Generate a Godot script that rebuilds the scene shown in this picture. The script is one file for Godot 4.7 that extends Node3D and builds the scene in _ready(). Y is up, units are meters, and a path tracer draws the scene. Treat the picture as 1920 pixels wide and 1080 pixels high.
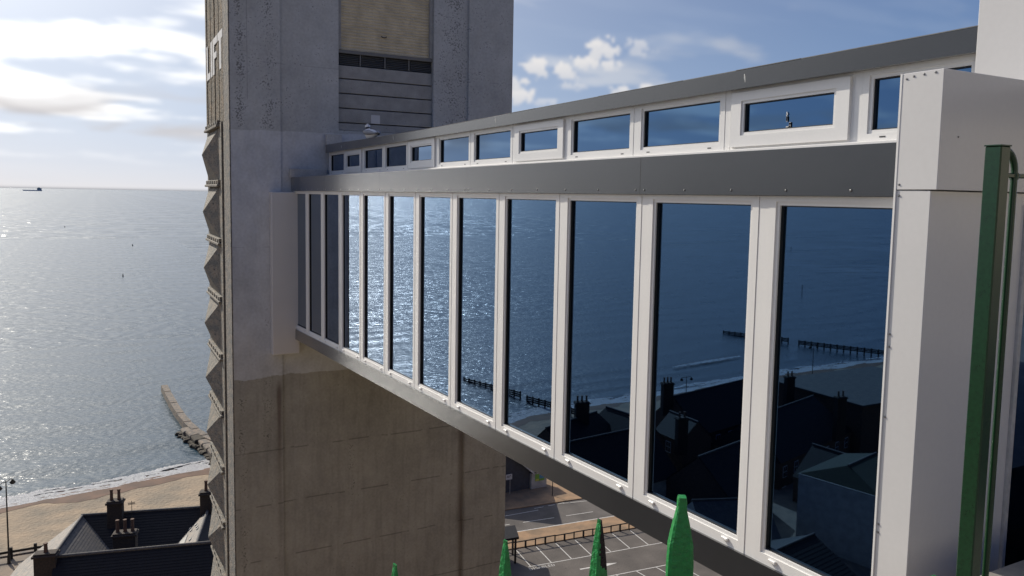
extends Node3D
# Positions are written as (x, y, z): x across the footbridge, y up from the eye, z along the footbridge towards the lift tower.
# V() turns them into Godot's axes: the sea lies at Godot y = 0, the eye 43 m above it.

const EYE := 43.0
const SUN_AZ := -18.3     # degrees, left of the footbridge's direction
const SUN_EL := 33.0
var rng := RandomNumberGenerator.new()
var names := {}
var M := {}

func V(x: float, y: float, z: float) -> Vector3:
	return Vector3(x, y + EYE, -z)

# ------------------------------------------------------------------ helpers
func numbered(called: String) -> String:
	if not names.has(called):
		names[called] = 0
		return called
	names[called] += 1
	return "%s_%03d" % [called, names[called]]

func tag(o: Node, label: String, category: String, group := "") -> void:
	o.set_meta("label", label)
	o.set_meta("category", category)
	if group != "":
		o.set_meta("group", group)

func thing(called: String, label: String, category: String, at: Vector3, group := "") -> Node3D:
	var o := Node3D.new()
	o.name = numbered(called)
	add_child(o)
	o.position = at
	tag(o, label, category, group)
	return o

func new_st() -> SurfaceTool:
	var st := SurfaceTool.new()
	st.begin(Mesh.PRIMITIVE_TRIANGLES)
	return st

# a part whose vertices are given in the world's axes
func part(parent: Node3D, called: String, st: SurfaceTool, m: Material) -> MeshInstance3D:
	var mi := MeshInstance3D.new()
	mi.name = called
	mi.mesh = st.commit()
	mi.material_override = m
	parent.add_child(mi, true)
	if parent.get_parent() == self:
		mi.position = -parent.position
	return mi

# an empty part that holds sub-parts
func holder(parent: Node3D, called: String) -> Node3D:
	var o := Node3D.new()
	o.name = called
	parent.add_child(o, true)
	if parent.get_parent() == self:
		o.position = -parent.position
	return o

func structure(called: String, st: SurfaceTool, m: Material, kind := "structure") -> MeshInstance3D:
	var mi := MeshInstance3D.new()
	mi.name = numbered(called)
	mi.mesh = st.commit()
	mi.material_override = m
	add_child(mi)
	mi.set_meta("kind", kind)
	return mi

func tri(st: SurfaceTool, a: Vector3, b: Vector3, c: Vector3, out: Vector3, ua := Vector2.ZERO, ub := Vector2.ZERO, uc := Vector2.ZERO) -> void:
	var n := (a - c).cross(a - b)
	if n.length() < 1e-12:
		return
	n = n.normalized()
	var p := [a, b, c]
	var u := [ua, ub, uc]
	if n.dot(out) < 0:
		n = -n
		p = [a, c, b]
		u = [ua, uc, ub]
	for k in 3:
		st.set_normal(n)
		st.set_uv(u[k])
		st.add_vertex(p[k])

func quad(st: SurfaceTool, a: Vector3, b: Vector3, c: Vector3, d: Vector3, out: Vector3) -> void:
	tri(st, a, b, c, out, Vector2(0, 0), Vector2(1, 0), Vector2(1, 1))
	tri(st, a, c, d, out, Vector2(0, 0), Vector2(1, 1), Vector2(0, 1))

# eight corners: bottom four in a ring, then the top four in the same order
func hexa(st: SurfaceTool, p: Array) -> void:
	var c := Vector3.ZERO
	for q: Vector3 in p:
		c += q / 8.0
	for f: Array in [[0, 1, 2, 3], [4, 5, 6, 7], [0, 1, 5, 4], [1, 2, 6, 5], [2, 3, 7, 6], [3, 0, 4, 7]]:
		var a: Vector3 = p[f[0]]
		var b: Vector3 = p[f[1]]
		var d: Vector3 = p[f[2]]
		var e: Vector3 = p[f[3]]
		quad(st, a, b, d, e, (a + b + d + e) / 4.0 - c)

# box between two corners, edges chamfered by bev
func box(st: SurfaceTool, x0: float, x1: float, y0: float, y1: float, z0: float, z1: float, bev := 0.0) -> void:
	var lo := Vector3(minf(x0, x1), minf(y0, y1) + EYE, -maxf(z0, z1))
	var hi := Vector3(maxf(x0, x1), maxf(y0, y1) + EYE, -minf(z0, z1))
	cbox(st, (lo + hi) / 2.0, Basis.IDENTITY, (hi - lo) / 2.0, bev)

func cbox(st: SurfaceTool, c: Vector3, b: Basis, h: Vector3, bev := 0.0) -> void:
	if bev <= 0.0:
		var p := []
		for y: float in [-1.0, 1.0]:
			for q: Array in [[-1, -1], [1, -1], [1, 1], [-1, 1]]:
				p.append(c + b * Vector3(q[0] * h.x, y * h.y, q[1] * h.z))
		hexa(st, p)
		return
	bev = minf(bev, minf(h.x, minf(h.y, h.z)) * 0.9)
	for ax in 3:
		var u := (ax + 1) % 3
		var w := (ax + 2) % 3
		for s: float in [-1.0, 1.0]:
			var q := []
			for k: Array in [[-1, -1], [1, -1], [1, 1], [-1, 1]]:
				var v := Vector3.ZERO
				v[ax] = s * h[ax]
				v[u] = k[0] * (h[u] - bev)
				v[w] = k[1] * (h[w] - bev)
				q.append(c + b * v)
			var n := Vector3.ZERO
			n[ax] = s
			quad(st, q[0], q[1], q[2], q[3], b * n)
			for s2: float in [-1.0, 1.0]:      # edges between ax and u
				var e := []
				for k: float in [-1.0, 1.0]:
					var v1 := Vector3.ZERO
					v1[ax] = s * h[ax]
					v1[u] = s2 * (h[u] - bev)
					v1[w] = k * (h[w] - bev)
					var v2 := v1
					v2[ax] = s * (h[ax] - bev)
					v2[u] = s2 * h[u]
					e.append([c + b * v1, c + b * v2])
				var n2 := n
				n2[u] = s2
				quad(st, e[0][0], e[1][0], e[1][1], e[0][1], b * n2)
	for sx: float in [-1.0, 1.0]:
		for sy: float in [-1.0, 1.0]:
			for sz: float in [-1.0, 1.0]:
				var s := Vector3(sx, sy, sz)
				var t := []
				for ax in 3:
					var v := (h - Vector3.ONE * bev) * s
					v[ax] = s[ax] * h[ax]
					t.append(c + b * v)
				tri(st, t[0], t[1], t[2], b * s)

func tube(st: SurfaceTool, pts: Array, radii: Array, sides := 10, caps := true) -> void:
	var rings := []
	var last := Vector3.UP
	for i in pts.size():
		var a: Vector3 = pts[maxi(i - 1, 0)]
		var e: Vector3 = pts[mini(i + 1, pts.size() - 1)]
		var d := (e - a).normalized()
		var s := d.cross(Vector3.UP if absf(d.y) < 0.95 else Vector3.RIGHT).normalized()
		if i > 0 and s.dot(last) < 0 and absf(d.y) < 0.95:
			s = -s
		last = s
		var t := d.cross(s)
		var ring := []
		for k in sides:
			var ang := TAU * k / sides
			ring.append([pts[i] + (s * cos(ang) + t * sin(ang)) * float(radii[i]), s * cos(ang) + t * sin(ang)])
		rings.append(ring)
	for i in pts.size() - 1:
		for k in sides:
			var k2 := (k + 1) % sides
			var q := [rings[i][k], rings[i][k2], rings[i + 1][k2], rings[i + 1][k]]
			for f: Array in [[0, 1, 2], [0, 2, 3]]:
				var a: Vector3 = q[f[0]][0]
				var b: Vector3 = q[f[1]][0]
				var c: Vector3 = q[f[2]][0]
				var order := f
				if (a - c).cross(a - b).dot(q[f[0]][1]) < 0:
					order = [f[0], f[2], f[1]]
				for o: int in order:
					st.set_normal(q[o][1])
					st.set_uv(Vector2(0, 0))
					st.add_vertex(q[o][0])
	if caps:
		for e: Array in [[0, pts[0] - pts[1]], [pts.size() - 1, pts[-1] - pts[-2]]]:
			for k in sides:
				tri(st, pts[e[0]], rings[e[0]][k][0], rings[e[0]][(k + 1) % sides][0], e[1])

# ------------------------------------------------------------------ textures and materials
func fnoise(sd: int, freq: float, oct := 4, kind := FastNoiseLite.TYPE_SIMPLEX_SMOOTH) -> FastNoiseLite:
	var n := FastNoiseLite.new()
	n.seed = sd
	n.frequency = freq
	n.noise_type = kind
	n.fractal_octaves = oct
	return n

# grey tile (sRGB factors lo..hi): coarse clouds, fine grain and dark pits
func grain(sd: int, lo: float, hi: float, coarse := 0.008, fine := 0.09, pits := 0.0, size := 512, warm := 0.0) -> ImageTexture:
	var a := fnoise(sd, coarse, 4).get_seamless_image(size, size).get_data()
	var b := fnoise(sd + 7, fine, 2).get_seamless_image(size, size).get_data()
	var p := fnoise(sd + 13, 0.05, 3).get_seamless_image(size, size).get_data()
	var out := PackedByteArray()
	out.resize(size * size * 3)
	for i in size * size:
		var v := lerpf(lo, hi, clampf(a[i] / 255.0 * 0.62 + b[i] / 255.0 * 0.38, 0.0, 1.0))
		if pits > 0.0 and p[i] > 255.0 * (1.0 - pits):
			v *= 0.55
		var w := (a[i] / 255.0 - 0.5) * warm
		out[i * 3] = clampi(int(255.0 * (v + w)), 0, 255)
		out[i * 3 + 1] = clampi(int(255.0 * v), 0, 255)
		out[i * 3 + 2] = clampi(int(255.0 * (v - w)), 0, 255)
	return ImageTexture.create_from_image(Image.create_from_data(size, size, false, Image.FORMAT_RGB8, out))

func mat(called: String, lin: Color, rough: float, tex: Texture2D = null, scale := 1.0, metal := 0.0, spec := 0.5) -> StandardMaterial3D:
	var m := StandardMaterial3D.new()
	m.resource_name = called
	m.albedo_color = lin.linear_to_srgb()
	m.roughness = rough
	m.metallic = metal
	m.metallic_specular = spec
	if tex:
		m.albedo_texture = tex
		m.uv1_triplanar = true
		m.uv1_world_triplanar = true
		m.uv1_scale = Vector3.ONE * scale
	M[called] = m
	return m

func relief(m: StandardMaterial3D, tex: Texture2D, cm: float) -> void:
	m.heightmap_enabled = true
	m.heightmap_texture = tex
	m.heightmap_scale = cm

func height_tile(sd: int, freq: float, oct := 4, size := 512) -> ImageTexture:
	return ImageTexture.create_from_image(fnoise(sd, freq, oct).get_seamless_image(size, size))

# the lift tower's cliff side, x 2.3..8.6 and y 5..-12.6: paint, bare concrete, lichen, streaks and shuttering joints
func tower_face_texture() -> ImageTexture:
	var w := 504
	var h := 1408
	var big := fnoise(31, 0.006, 4)
	var mid := fnoise(32, 0.03, 3)
	var fine := fnoise(33, 0.16, 2)
	var pit := fnoise(34, 0.26, 3)
	var streak := fnoise(35, 0.035, 3)
	var edge := fnoise(36, 0.02, 3)
	var out := PackedByteArray()
	out.resize(w * h * 3)
	for j in h:
		var y := 5.0 - j / 80.0
		for i in w:
			var x := 2.3 + i / 80.0
			var g := big.get_noise_2d(i, j)
			var f := fine.get_noise_2d(i, j)
			var m := mid.get_noise_2d(i, j)
			var c: Color
			var wob := edge.get_noise_2d(i, 0) * 0.05
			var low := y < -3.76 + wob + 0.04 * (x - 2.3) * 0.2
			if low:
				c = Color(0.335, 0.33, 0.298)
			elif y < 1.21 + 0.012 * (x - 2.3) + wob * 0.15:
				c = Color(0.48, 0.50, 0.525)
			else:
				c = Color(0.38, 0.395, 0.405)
			var v := 1.0 + 0.22 * g + 0.12 * m + 0.10 * f
			# lichen and algae, thick on the corner pier and beside its arris
			var dense := 0.0
			if not low and y > 1.25:
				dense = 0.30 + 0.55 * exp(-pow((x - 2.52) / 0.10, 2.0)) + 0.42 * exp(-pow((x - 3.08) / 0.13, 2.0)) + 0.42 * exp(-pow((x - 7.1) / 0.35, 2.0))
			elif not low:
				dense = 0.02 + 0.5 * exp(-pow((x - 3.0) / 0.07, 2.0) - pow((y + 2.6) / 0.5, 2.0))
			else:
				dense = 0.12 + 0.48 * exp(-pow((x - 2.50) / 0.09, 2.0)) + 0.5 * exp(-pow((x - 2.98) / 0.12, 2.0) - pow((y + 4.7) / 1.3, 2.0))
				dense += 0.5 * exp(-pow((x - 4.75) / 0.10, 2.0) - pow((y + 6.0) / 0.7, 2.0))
			var pn := pit.get_noise_2d(i, j) * 0.5 + 0.5 + 0.25 * m
			if pn > 0.95 - dense * 0.46:
				v *= lerpf(0.75, 0.38, clampf((pn - 0.95 + dense * 0.46) * 9.0, 0.0, 1.0))
			if low:
				var st := streak.get_noise_2d(i * 2.2, j * 0.16)
				v *= 1.0 - 0.11 * clampf(st * 2.0, 0.0, 1.0)
				# rust run below the old bracket and the dirty right-hand arris
				var rust := exp(-pow((x - 3.22) / 0.05, 2.0)) * clampf((-3.8 - y) / 0.3, 0.0, 1.0) * exp(-maxf(0.0, -4.2 - y) * 0.6) + exp(-pow((x - 7.36) / 0.07, 2.0)) * clampf(0.75 + 0.5 * st, 0.0, 1.0)
				c = c.lerp(Color(0.10, 0.07, 0.055), clampf(rust, 0.0, 0.75))
				var blot := exp(-pow((x - 7.15) / 0.16, 2.0) - pow((y + 4.2) / 0.2, 2.0))
				c = c.lerp(Color(0.13, 0.085, 0.07), clampf(blot * (0.7 + m), 0.0, 0.7))
				for jy: float in [-5.3, -6.44, -7.6, -8.8, -10.0]:
					if absf(y - jy + 0.015 * g) < 0.012 and mid.get_noise_2d(i * 0.7, jy * 90.0) > -0.12:
						v *= 0.62
			else:
				if absf(x - 2.66) < 0.008 and y > 1.8:
					v *= 0.72
				for jy: float in [3.9, 2.55, -1.1]:
					if absf(y - jy) < 0.008 and mid.get_noise_2d(i * 0.7, jy * 90.0) > 0.02:
						v *= 0.75
			c = (c * clampf(v, 0.2, 1.5)).linear_to_srgb()
			var k := (j * w + i) * 3
			out[k] = clampi(int(c.r * 255.0), 0, 255)
			out[k + 1] = clampi(int(c.g * 255.0), 0, 255)
			out[k + 2] = clampi(int(c.b * 255.0), 0, 255)
	return ImageTexture.create_from_image(Image.create_from_data(w, h, false, Image.FORMAT_RGB8, out))

func make_materials() -> void:
	var g_soft := grain(1, 0.965, 1.0, 0.006, 0.12)
	var g_mid := grain(2, 0.74, 1.0, 0.008, 0.10)
	var g_rough := grain(3, 0.52, 1.0, 0.010, 0.12, 0.30, 512, 0.10)
	var g_sand := grain(4, 0.66, 1.0, 0.007, 0.16, 0.12, 512, 0.05)
	var h_fine := height_tile(5, 0.05, 4)
	mat("white_frame", Color(0.73, 0.72, 0.70), 0.32, g_soft, 0.5)
	mat("white_clad", Color(0.62, 0.61, 0.60), 0.22, g_soft, 0.4)
	mat("white_old", Color(0.55, 0.55, 0.55), 0.5, g_mid, 0.4)
	mat("anthracite", Color(0.028, 0.029, 0.031), 0.22, grain(6, 0.84, 1.0, 0.006, 0.05), 0.35, 0.0, 0.5)
	M.anthracite.clearcoat_enabled = true
	M.anthracite.clearcoat = 0.8
	M.anthracite.clearcoat_roughness = 0.22
	mat("roof_felt", Color(0.22, 0.22, 0.22), 0.8, g_mid, 0.5)
	mat("gasket", Color(0.008, 0.008, 0.009), 0.5)
	mat("steel", Color(0.45, 0.44, 0.43), 0.3, null, 1.0, 1.0)
	var glass := mat("tinted_glass", Color(0.085, 0.165, 0.29), 0.012, null, 1.0, 1.0)
	glass.clearcoat_enabled = false
	mat("dark_inside", Color(0.02, 0.02, 0.022), 0.7)
	mat("rough_concrete", Color(0.30, 0.25, 0.185), 0.92, g_rough, 0.55)
	relief(M.rough_concrete, h_fine, 5.0)
	mat("cast_concrete", Color(0.36, 0.33, 0.28), 0.85, g_rough, 0.7)
	relief(M.cast_concrete, h_fine, 1.5)
	mat("arris_concrete", Color(0.36, 0.34, 0.31), 0.9, g_rough, 0.9)
	relief(M.arris_concrete, h_fine, 2.0)
	mat("board_paint", Color(0.36, 0.365, 0.365), 0.8, grain(14, 0.78, 1.0, 0.012, 0.16, 0.10), 0.45)
	mat("shutter", Color(0.66, 0.58, 0.42), 0.5, g_mid, 0.6)
	mat("louvre", Color(0.13, 0.135, 0.14), 0.5)
	mat("white_paint", Color(0.72, 0.72, 0.72), 0.6, g_mid, 0.9)
	mat("notice", Color(0.50, 0.51, 0.53), 0.5)
	mat("green_paint", Color(0.012, 0.30, 0.06), 0.38, grain(8, 0.62, 1.0, 0.02, 0.12), 6.0)
	relief(M.green_paint, height_tile(9, 0.03, 3), 0.22)
	mat("bare_picket", Color(0.045, 0.028, 0.022), 0.9, g_rough, 8.0)
	relief(M.bare_picket, h_fine, 0.5)
	mat("green_gloss", Color(0.009, 0.050, 0.018), 0.25, grain(10, 0.7, 1.0, 0.02, 0.12), 5.0)
	mat("asphalt", Color(0.145, 0.125, 0.108), 0.92, grain(11, 0.62, 1.0, 0.009, 0.2, 0.10), 0.05)
	mat("road", Color(0.138, 0.122, 0.108), 0.92, grain(12, 0.66, 1.0, 0.009, 0.2, 0.08), 0.05)
	mat("paving", Color(0.36, 0.235, 0.135), 0.9, g_sand, 0.12)
	mat("promenade", Color(0.27, 0.22, 0.17), 0.9, g_sand, 0.1)
	mat("line_paint", Color(0.68, 0.66, 0.61), 0.8, g_mid, 0.5)
	mat("slate", Color(0.018, 0.018, 0.021), 0.7, g_mid, 0.35, 0.0, 0.35)
	mat("sunlit_tile", Color(0.46, 0.42, 0.37), 0.8, g_rough, 0.3)  # pale tone is the sun's glare put into the roof colour
	mat("grey_tile", Color(0.19, 0.18, 0.17), 0.8, g_rough, 0.3)
	mat("green_roof", Color(0.045, 0.06, 0.035), 0.9, g_rough, 0.25)
	mat("flat_roof", Color(0.10, 0.10, 0.10), 0.85, g_rough, 0.12)
	mat("render_white", Color(0.55, 0.54, 0.50), 0.8, g_mid, 0.2)
	mat("brick_wall", Color(0.20, 0.135, 0.10), 0.9, g_rough, 0.4)
	mat("chimney_brick", Color(0.085, 0.066, 0.052), 0.9, g_rough, 0.8)
	mat("pot_clay", Color(0.16, 0.095, 0.065), 0.85, g_mid, 1.0)
	mat("shed_blue", Color(0.06, 0.07, 0.095), 0.7, g_mid, 0.3)
	mat("iron", Color(0.018, 0.017, 0.017), 0.5)
	mat("dark_timber", Color(0.035, 0.027, 0.021), 0.85, g_rough, 0.5)
	mat("stone_block", Color(0.30, 0.25, 0.20), 0.9, g_rough, 0.14)
	mat("weed_stone", Color(0.075, 0.06, 0.04), 0.9, g_rough, 0.3)
	mat("sand", Color(0.335, 0.265, 0.185), 0.95, g_sand, 0.045)
	relief(M.sand, h_fine, 12.0)
	mat("wet_sand", Color(0.17, 0.105, 0.075), 0.8, g_sand, 0.08, 0.0, 0.3)
	mat("foam", Color(0.86, 0.86, 0.85), 0.3, g_mid, 0.5)
	relief(M.foam, h_fine, 14.0)
	mat("cliff", Color(0.30, 0.225, 0.135), 0.95, g_rough, 0.12)
	mat("path", Color(0.27, 0.25, 0.22), 0.9, g_mid, 0.3)
	mat("gull_white", Color(0.72, 0.72, 0.72), 0.7)
	mat("gull_grey", Color(0.22, 0.23, 0.26), 0.7)
	mat("gull_black", Color(0.02, 0.02, 0.02), 0.6)
	mat("gull_beak", Color(0.55, 0.36, 0.06), 0.5)
	mat("hazed_hull", Color(0.62, 0.60, 0.60), 0.7)  # lightened so the colour carries the sea haze
	mat("poster_green", Color(0.16, 0.36, 0.05), 0.5)
	mat("poster_blue", Color(0.08, 0.26, 0.42), 0.5)
	mat("poster_yellow", Color(0.55, 0.50, 0.10), 0.5)
	mat("droppings", Color(0.62, 0.62, 0.60), 0.8)
	mat("hotel_cream", Color(0.58, 0.52, 0.42), 0.85, g_mid, 0.1)
	mat("window_glass", Color(0.03, 0.035, 0.045), 0.05)
	# the sea: the same water with ripples near, chop further out and wind streaks far away
	var nt := NoiseTexture2D.new()
	nt.width = 1024
	nt.height = 1024
	nt.seamless = true
	nt.as_normal_map = true
	nt.bump_strength = 4.2
	nt.noise = fnoise(21, 0.020, 5)
	var rt := NoiseTexture2D.new()
	rt.width = 512
	rt.height = 512
	rt.seamless = true
	rt.noise = fnoise(22, 0.012, 5)
	var ramp := Gradient.new()
	ramp.set_color(0, Color(0.45, 0.45, 0.45))
	ramp.set_color(1, Color(1, 1, 1))
	rt.color_ramp = ramp
	for q: Array in [["sea", 46.0, 22.0, 0.82], ["sea_mid", 120.0, 52.0, 0.98], ["sea_far", 900.0, 300.0, 1.4]]:
		var sea := mat(q[0], Color(0.018, 0.044, 0.066), 0.30, null, 1.0, 0.0, 0.36)
		sea.roughness_texture = rt
		sea.normal_enabled = true
		sea.normal_texture = nt
		sea.normal_scale = q[3]
		sea.uv1_triplanar = true
		sea.uv1_world_triplanar = true
		sea.uv1_scale = Vector3(1.0 / q[1], 1.0, 1.0 / q[2])

# ------------------------------------------------------------------ sky
var sky_w := 2048
var sky_rows: Array = []
var sn_a: FastNoiseLite
var sn_b: FastNoiseLite
var sn_c: FastNoiseLite
var puffs := []

func sky_color(az: float, el: float) -> Vector3:
	# az in degrees right of the footbridge's direction, el in degrees
	var ra := deg_to_rad(az)
	var re := deg_to_rad(el)
	var d := Vector3(sin(ra) * cos(re), sin(re), cos(ra) * cos(re))
	var sa := deg_to_rad(SUN_AZ)
	var se := deg_to_rad(SUN_EL)
	var s := Vector3(sin(sa) * cos(se), sin(se), cos(sa) * cos(se))
	var gam := rad_to_deg(acos(clampf(d.dot(s), -1.0, 1.0)))
	var up := pow(1.0 - d.y, 4.6)
	var c := Vector3(0.035, 0.090, 0.280).lerp(Vector3(0.155, 0.345, 0.600), up)
	c += Vector3(0.60, 0.585, 0.525) * exp(-pow(gam / 47.0, 2.0)) + Vector3(1.0, 0.93, 0.82) * 5.0 * exp(-gam / 9.0)
	c = c.lerp(Vector3(0.90, 0.82, 0.775), clampf(exp(-el / 4.4) * (0.25 + 1.40 * exp(-gam / 36.0)), 0.0, 0.96))
	# high streaky cloud, laid out on a plane above the sea, thicker towards the sun
	var q := Vector2(d.x, d.z) / (d.y + 0.09)
	var w := sn_c.get_noise_2d(q.x * 30.0, q.y * 30.0)
	var n := sn_a.get_noise_2d(q.x * 62.0 + w * 16.0, q.y * 90.0 + w * 22.0)
	var side := exp(-gam / 30.0)
	var cover := smoothstep(-0.05, 0.30, n + 0.95 * side - 0.36 + 0.16 * exp(-pow((el - 7.8) / 2.6, 2.0))) * smoothstep(0.8, 5.0, el)
	var lit := Vector3(1.0, 0.985, 0.965) * (0.50 + 3.6 * pow(side, 1.35))
	c = c.lerp(lit, cover * clampf(0.10 + 2.0 * side, 0.0, 0.97))
	# low grey banks over the horizon
	var b := sn_b.get_noise_2d(az * 3.2 + w * 10.0, el * 15.0)
	var bank := smoothstep(-0.05, 0.30, b) * smoothstep(2.6, 4.2, el) * (1.0 - smoothstep(5.2, 7.6, el + b * 2.0)) * exp(-gam / 60.0)
	c = c.lerp(Vector3(0.62, 0.595, 0.60), minf(bank * 1.5, 0.85))
	# thin veils on the blue side
	var veil := smoothstep(0.05, 0.5, sn_b.get_noise_2d(q.x * 40.0, q.y * 120.0)) * 0.06
	c = c.lerp(Vector3(0.60, 0.68, 0.80), veil)
	# small fair-weather cumulus
	for p: Array in puffs:
		var dx: float = (az - p[0]) / p[2]
		var dy: float = (el - p[1]) / p[3]
		var r := dx * dx + dy * dy
		if r < 2.2:
			var t := sn_c.get_noise_2d(az * 75.0, el * 90.0)
			var k := smoothstep(0.0, 0.55, 0.95 - r + 1.5 * t) * float(p[4])
			c = c.lerp(Vector3(0.86, 0.83, 0.81).lerp(Vector3(0.64, 0.66, 0.71), clampf(0.4 - dy * 0.6, 0.0, 1.0)), k * 0.92)
	return c

func sky_row(j: int) -> void:
	var row := PackedFloat32Array()
	row.resize(sky_w * 3)
	var el := 90.0 - 180.0 * (j + 0.5) / (sky_w / 2.0)
	var step := 1 if el < 24.0 else 4
	var i := 0
	while i < sky_w:
		var az := wrapf(360.0 * (i + 0.5) / sky_w, -180.0, 180.0)   # column 0 looks along -Z
		var c := sky_color(az, el) if el > 0.0 else Vector3(0.22, 0.24, 0.27)
		for k in step:
			row[(i + k) * 3] = c.x
			row[(i + k) * 3 + 1] = c.y
			row[(i + k) * 3 + 2] = c.z
		i += step
	sky_rows[j] = row

func make_sky() -> Sky:
	sn_a = fnoise(41, 0.011, 5)
	sn_b = fnoise(42, 0.020, 4)
	sn_c = fnoise(43, 0.012, 5)
	for p: Array in [[29.6, 9.2, 1.2, 0.75, 1.0], [31.6, 9.0, 1.1, 0.75, 1.0], [33.0, 9.5, 1.3, 0.6, 1.0], [34.4, 10.5, 1.2, 0.85, 1.0], [35.0, 9.4, 0.9, 0.45, 0.9], [36.9, 10.5, 1.2, 0.65, 0.55], [28.5, 7.2, 1.1, 0.7, 1.0], [28.3, 8.1, 0.9, 0.5, 0.9], [32.2, 7.9, 1.0, 0.35, 0.5], [35.6, 7.6, 0.9, 0.42, 0.9], [37.4, 7.7, 0.9, 0.45, 0.9], [30.3, 6.8, 1.0, 0.3, 0.5],
			[-64.0, 9.5, 1.6, 0.8, 0.9], [-61.0, 8.6, 1.5, 0.6, 0.8], [88.0, 8.5, 1.7, 0.8, 0.9], [92.0, 9.6, 1.4, 0.7, 0.9], [128.0, 8.0, 1.6, 0.7, 0.9], [-118.0, 9.0, 1.7, 0.8, 0.9], [-150.0, 8.0, 1.5, 0.7, 0.8], [160.0, 10.0, 1.6, 0.8, 0.9]]:
		puffs.append(p)
	var h := sky_w / 2
	sky_rows.resize(h)
	var job := WorkerThreadPool.add_group_task(sky_row, h)
	WorkerThreadPool.wait_for_group_task_completion(job)
	var all := PackedByteArray()
	for r: PackedFloat32Array in sky_rows:
		all.append_array(r.to_byte_array())
	var pan := PanoramaSkyMaterial.new()
	pan.panorama = ImageTexture.create_from_image(Image.create_from_data(sky_w, h, false, Image.FORMAT_RGBF, all))
	var sky := Sky.new()
	sky.sky_material = pan
	return sky

func _ready() -> void:
	rng.seed = 5
	# ---- camera, sky, sun, exposure
	var cam := Camera3D.new()
	cam.name = "camera"
	cam.projection = Camera3D.PROJECTION_FRUSTUM
	cam.near = 0.1
	cam.far = 80000.0
	cam.size = 0.1 * 1080.0 / 1461.65
	cam.frustum_offset = Vector2(0, -0.1 * 46.29 / 1461.65)
	add_child(cam)
	cam.transform = Transform3D(Basis(Vector3(0.88267555, 0.01744851, 0.46965884), Vector3(0.02501177, 0.99615049, -0.0840155), Vector3(-0.46931683, 0.08590542, 0.87884127)), V(0, 0, 0))
	cam.current = true
	var we := WorldEnvironment.new()
	we.name = "environment"
	var e := Environment.new()
	e.background_mode = Environment.BG_SKY
	e.sky = make_sky()
	e.tonemap_mode = Environment.TONE_MAPPER_LINEAR
	e.tonemap_exposure = 1.0
	e.sdfgi_enabled = true
	e.ssao_enabled = true
	e.ssil_enabled = true
	we.environment = e
	add_child(we)
	var sun := DirectionalLight3D.new()
	sun.name = "sun"
	sun.light_energy = 1.6
	sun.light_color = Color(1.0, 0.965, 0.905)
	sun.light_angular_distance = 0.55
	sun.shadow_enabled = true
	add_child(sun)
	var sa := deg_to_rad(SUN_AZ)
	var se := deg_to_rad(SUN_EL)
	sun.look_at_from_position(V(sin(sa) * cos(se), sin(se), cos(sa) * cos(se)), V(0, 0, 0))
	make_materials()
	build_ground()
	build_sea()
	build_tower()
	build_bridge()
	build_entrance()
	build_fence()
	build_car_park()
	build_town()
	build_shore()

# ------------------------------------------------------------------ land and sea
func shore(x: float) -> float:
	var k := [[-420.0, 146.0], [-200.0, 140.0], [-142.0, 138.0], [-72.0, 132.5], [-55.0, 128.5], [-30.0, 123.5], [-12.5, 123.3], [0.4, 125.3], [14.2, 127.8], [60.0, 134.0], [220.0, 150.0]]
	for i in k.size() - 1:
		if x <= k[i + 1][0] or i == k.size() - 2:
			var t: float = clampf((x - k[i][0]) / (k[i + 1][0] - k[i][0]), 0.0, 1.0)
			return lerpf(k[i][1], k[i + 1][1], t * t * (3.0 - 2.0 * t) * 0.5 + t * 0.5)
	return 130.0

func grid_mesh(xs: PackedFloat32Array, zs: PackedFloat32Array, f: Callable) -> ArrayMesh:
	var nx := xs.size()
	var nz := zs.size()
	var pos := PackedVector3Array()
	var nor := PackedVector3Array()
	pos.resize(nx * nz)
	nor.resize(nx * nz)
	for j in nz:
		for i in nx:
			pos[j * nx + i] = V(xs[i], f.call(xs[i], zs[j]), zs[j])
	for j in nz:
		for i in nx:
			var dx := pos[j * nx + mini(i + 1, nx - 1)] - pos[j * nx + maxi(i - 1, 0)]
			var dz := pos[mini(j + 1, nz - 1) * nx + i] - pos[maxi(j - 1, 0) * nx + i]
			var n := dx.cross(dz).normalized()
			nor[j * nx + i] = n if n.y > 0 else -n
	var idx := PackedInt32Array()
	idx.resize((nx - 1) * (nz - 1) * 6)
	var k := 0
	for j in nz - 1:
		for i in nx - 1:
			var a := j * nx + i
			for v: int in [a, a + nx, a + 1, a + 1, a + nx, a + nx + 1]:
				idx[k] = v
				k += 1
	var arr := []
	arr.resize(Mesh.ARRAY_MAX)
	arr[Mesh.ARRAY_VERTEX] = pos
	arr[Mesh.ARRAY_NORMAL] = nor
	arr[Mesh.ARRAY_INDEX] = idx
	var m := ArrayMesh.new()
	m.add_surface_from_arrays(Mesh.PRIMITIVE_TRIANGLES, arr)
	return m

func lay(called: String, m: Mesh, mt: Material, kind := "structure") -> MeshInstance3D:
	var mi := MeshInstance3D.new()
	mi.name = numbered(called)
	mi.mesh = m
	mi.material_override = mt
	add_child(mi)
	mi.set_meta("kind", kind)
	return mi

func span(a: float, b: float, step: float) -> PackedFloat32Array:
	var r := PackedFloat32Array()
	var n := maxi(1, int(ceil((b - a) / step)))
	for i in n + 1:
		r.append(lerpf(a, b, float(i) / n))
	return r

func flat(st: SurfaceTool, pts: Array, y: float) -> void:
	for i in range(1, pts.size() - 1):
		tri(st, V(pts[0][0], y, pts[0][1]), V(pts[i][0], y, pts[i][1]), V(pts[i + 1][0], y, pts[i + 1][1]), Vector3.UP)

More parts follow.
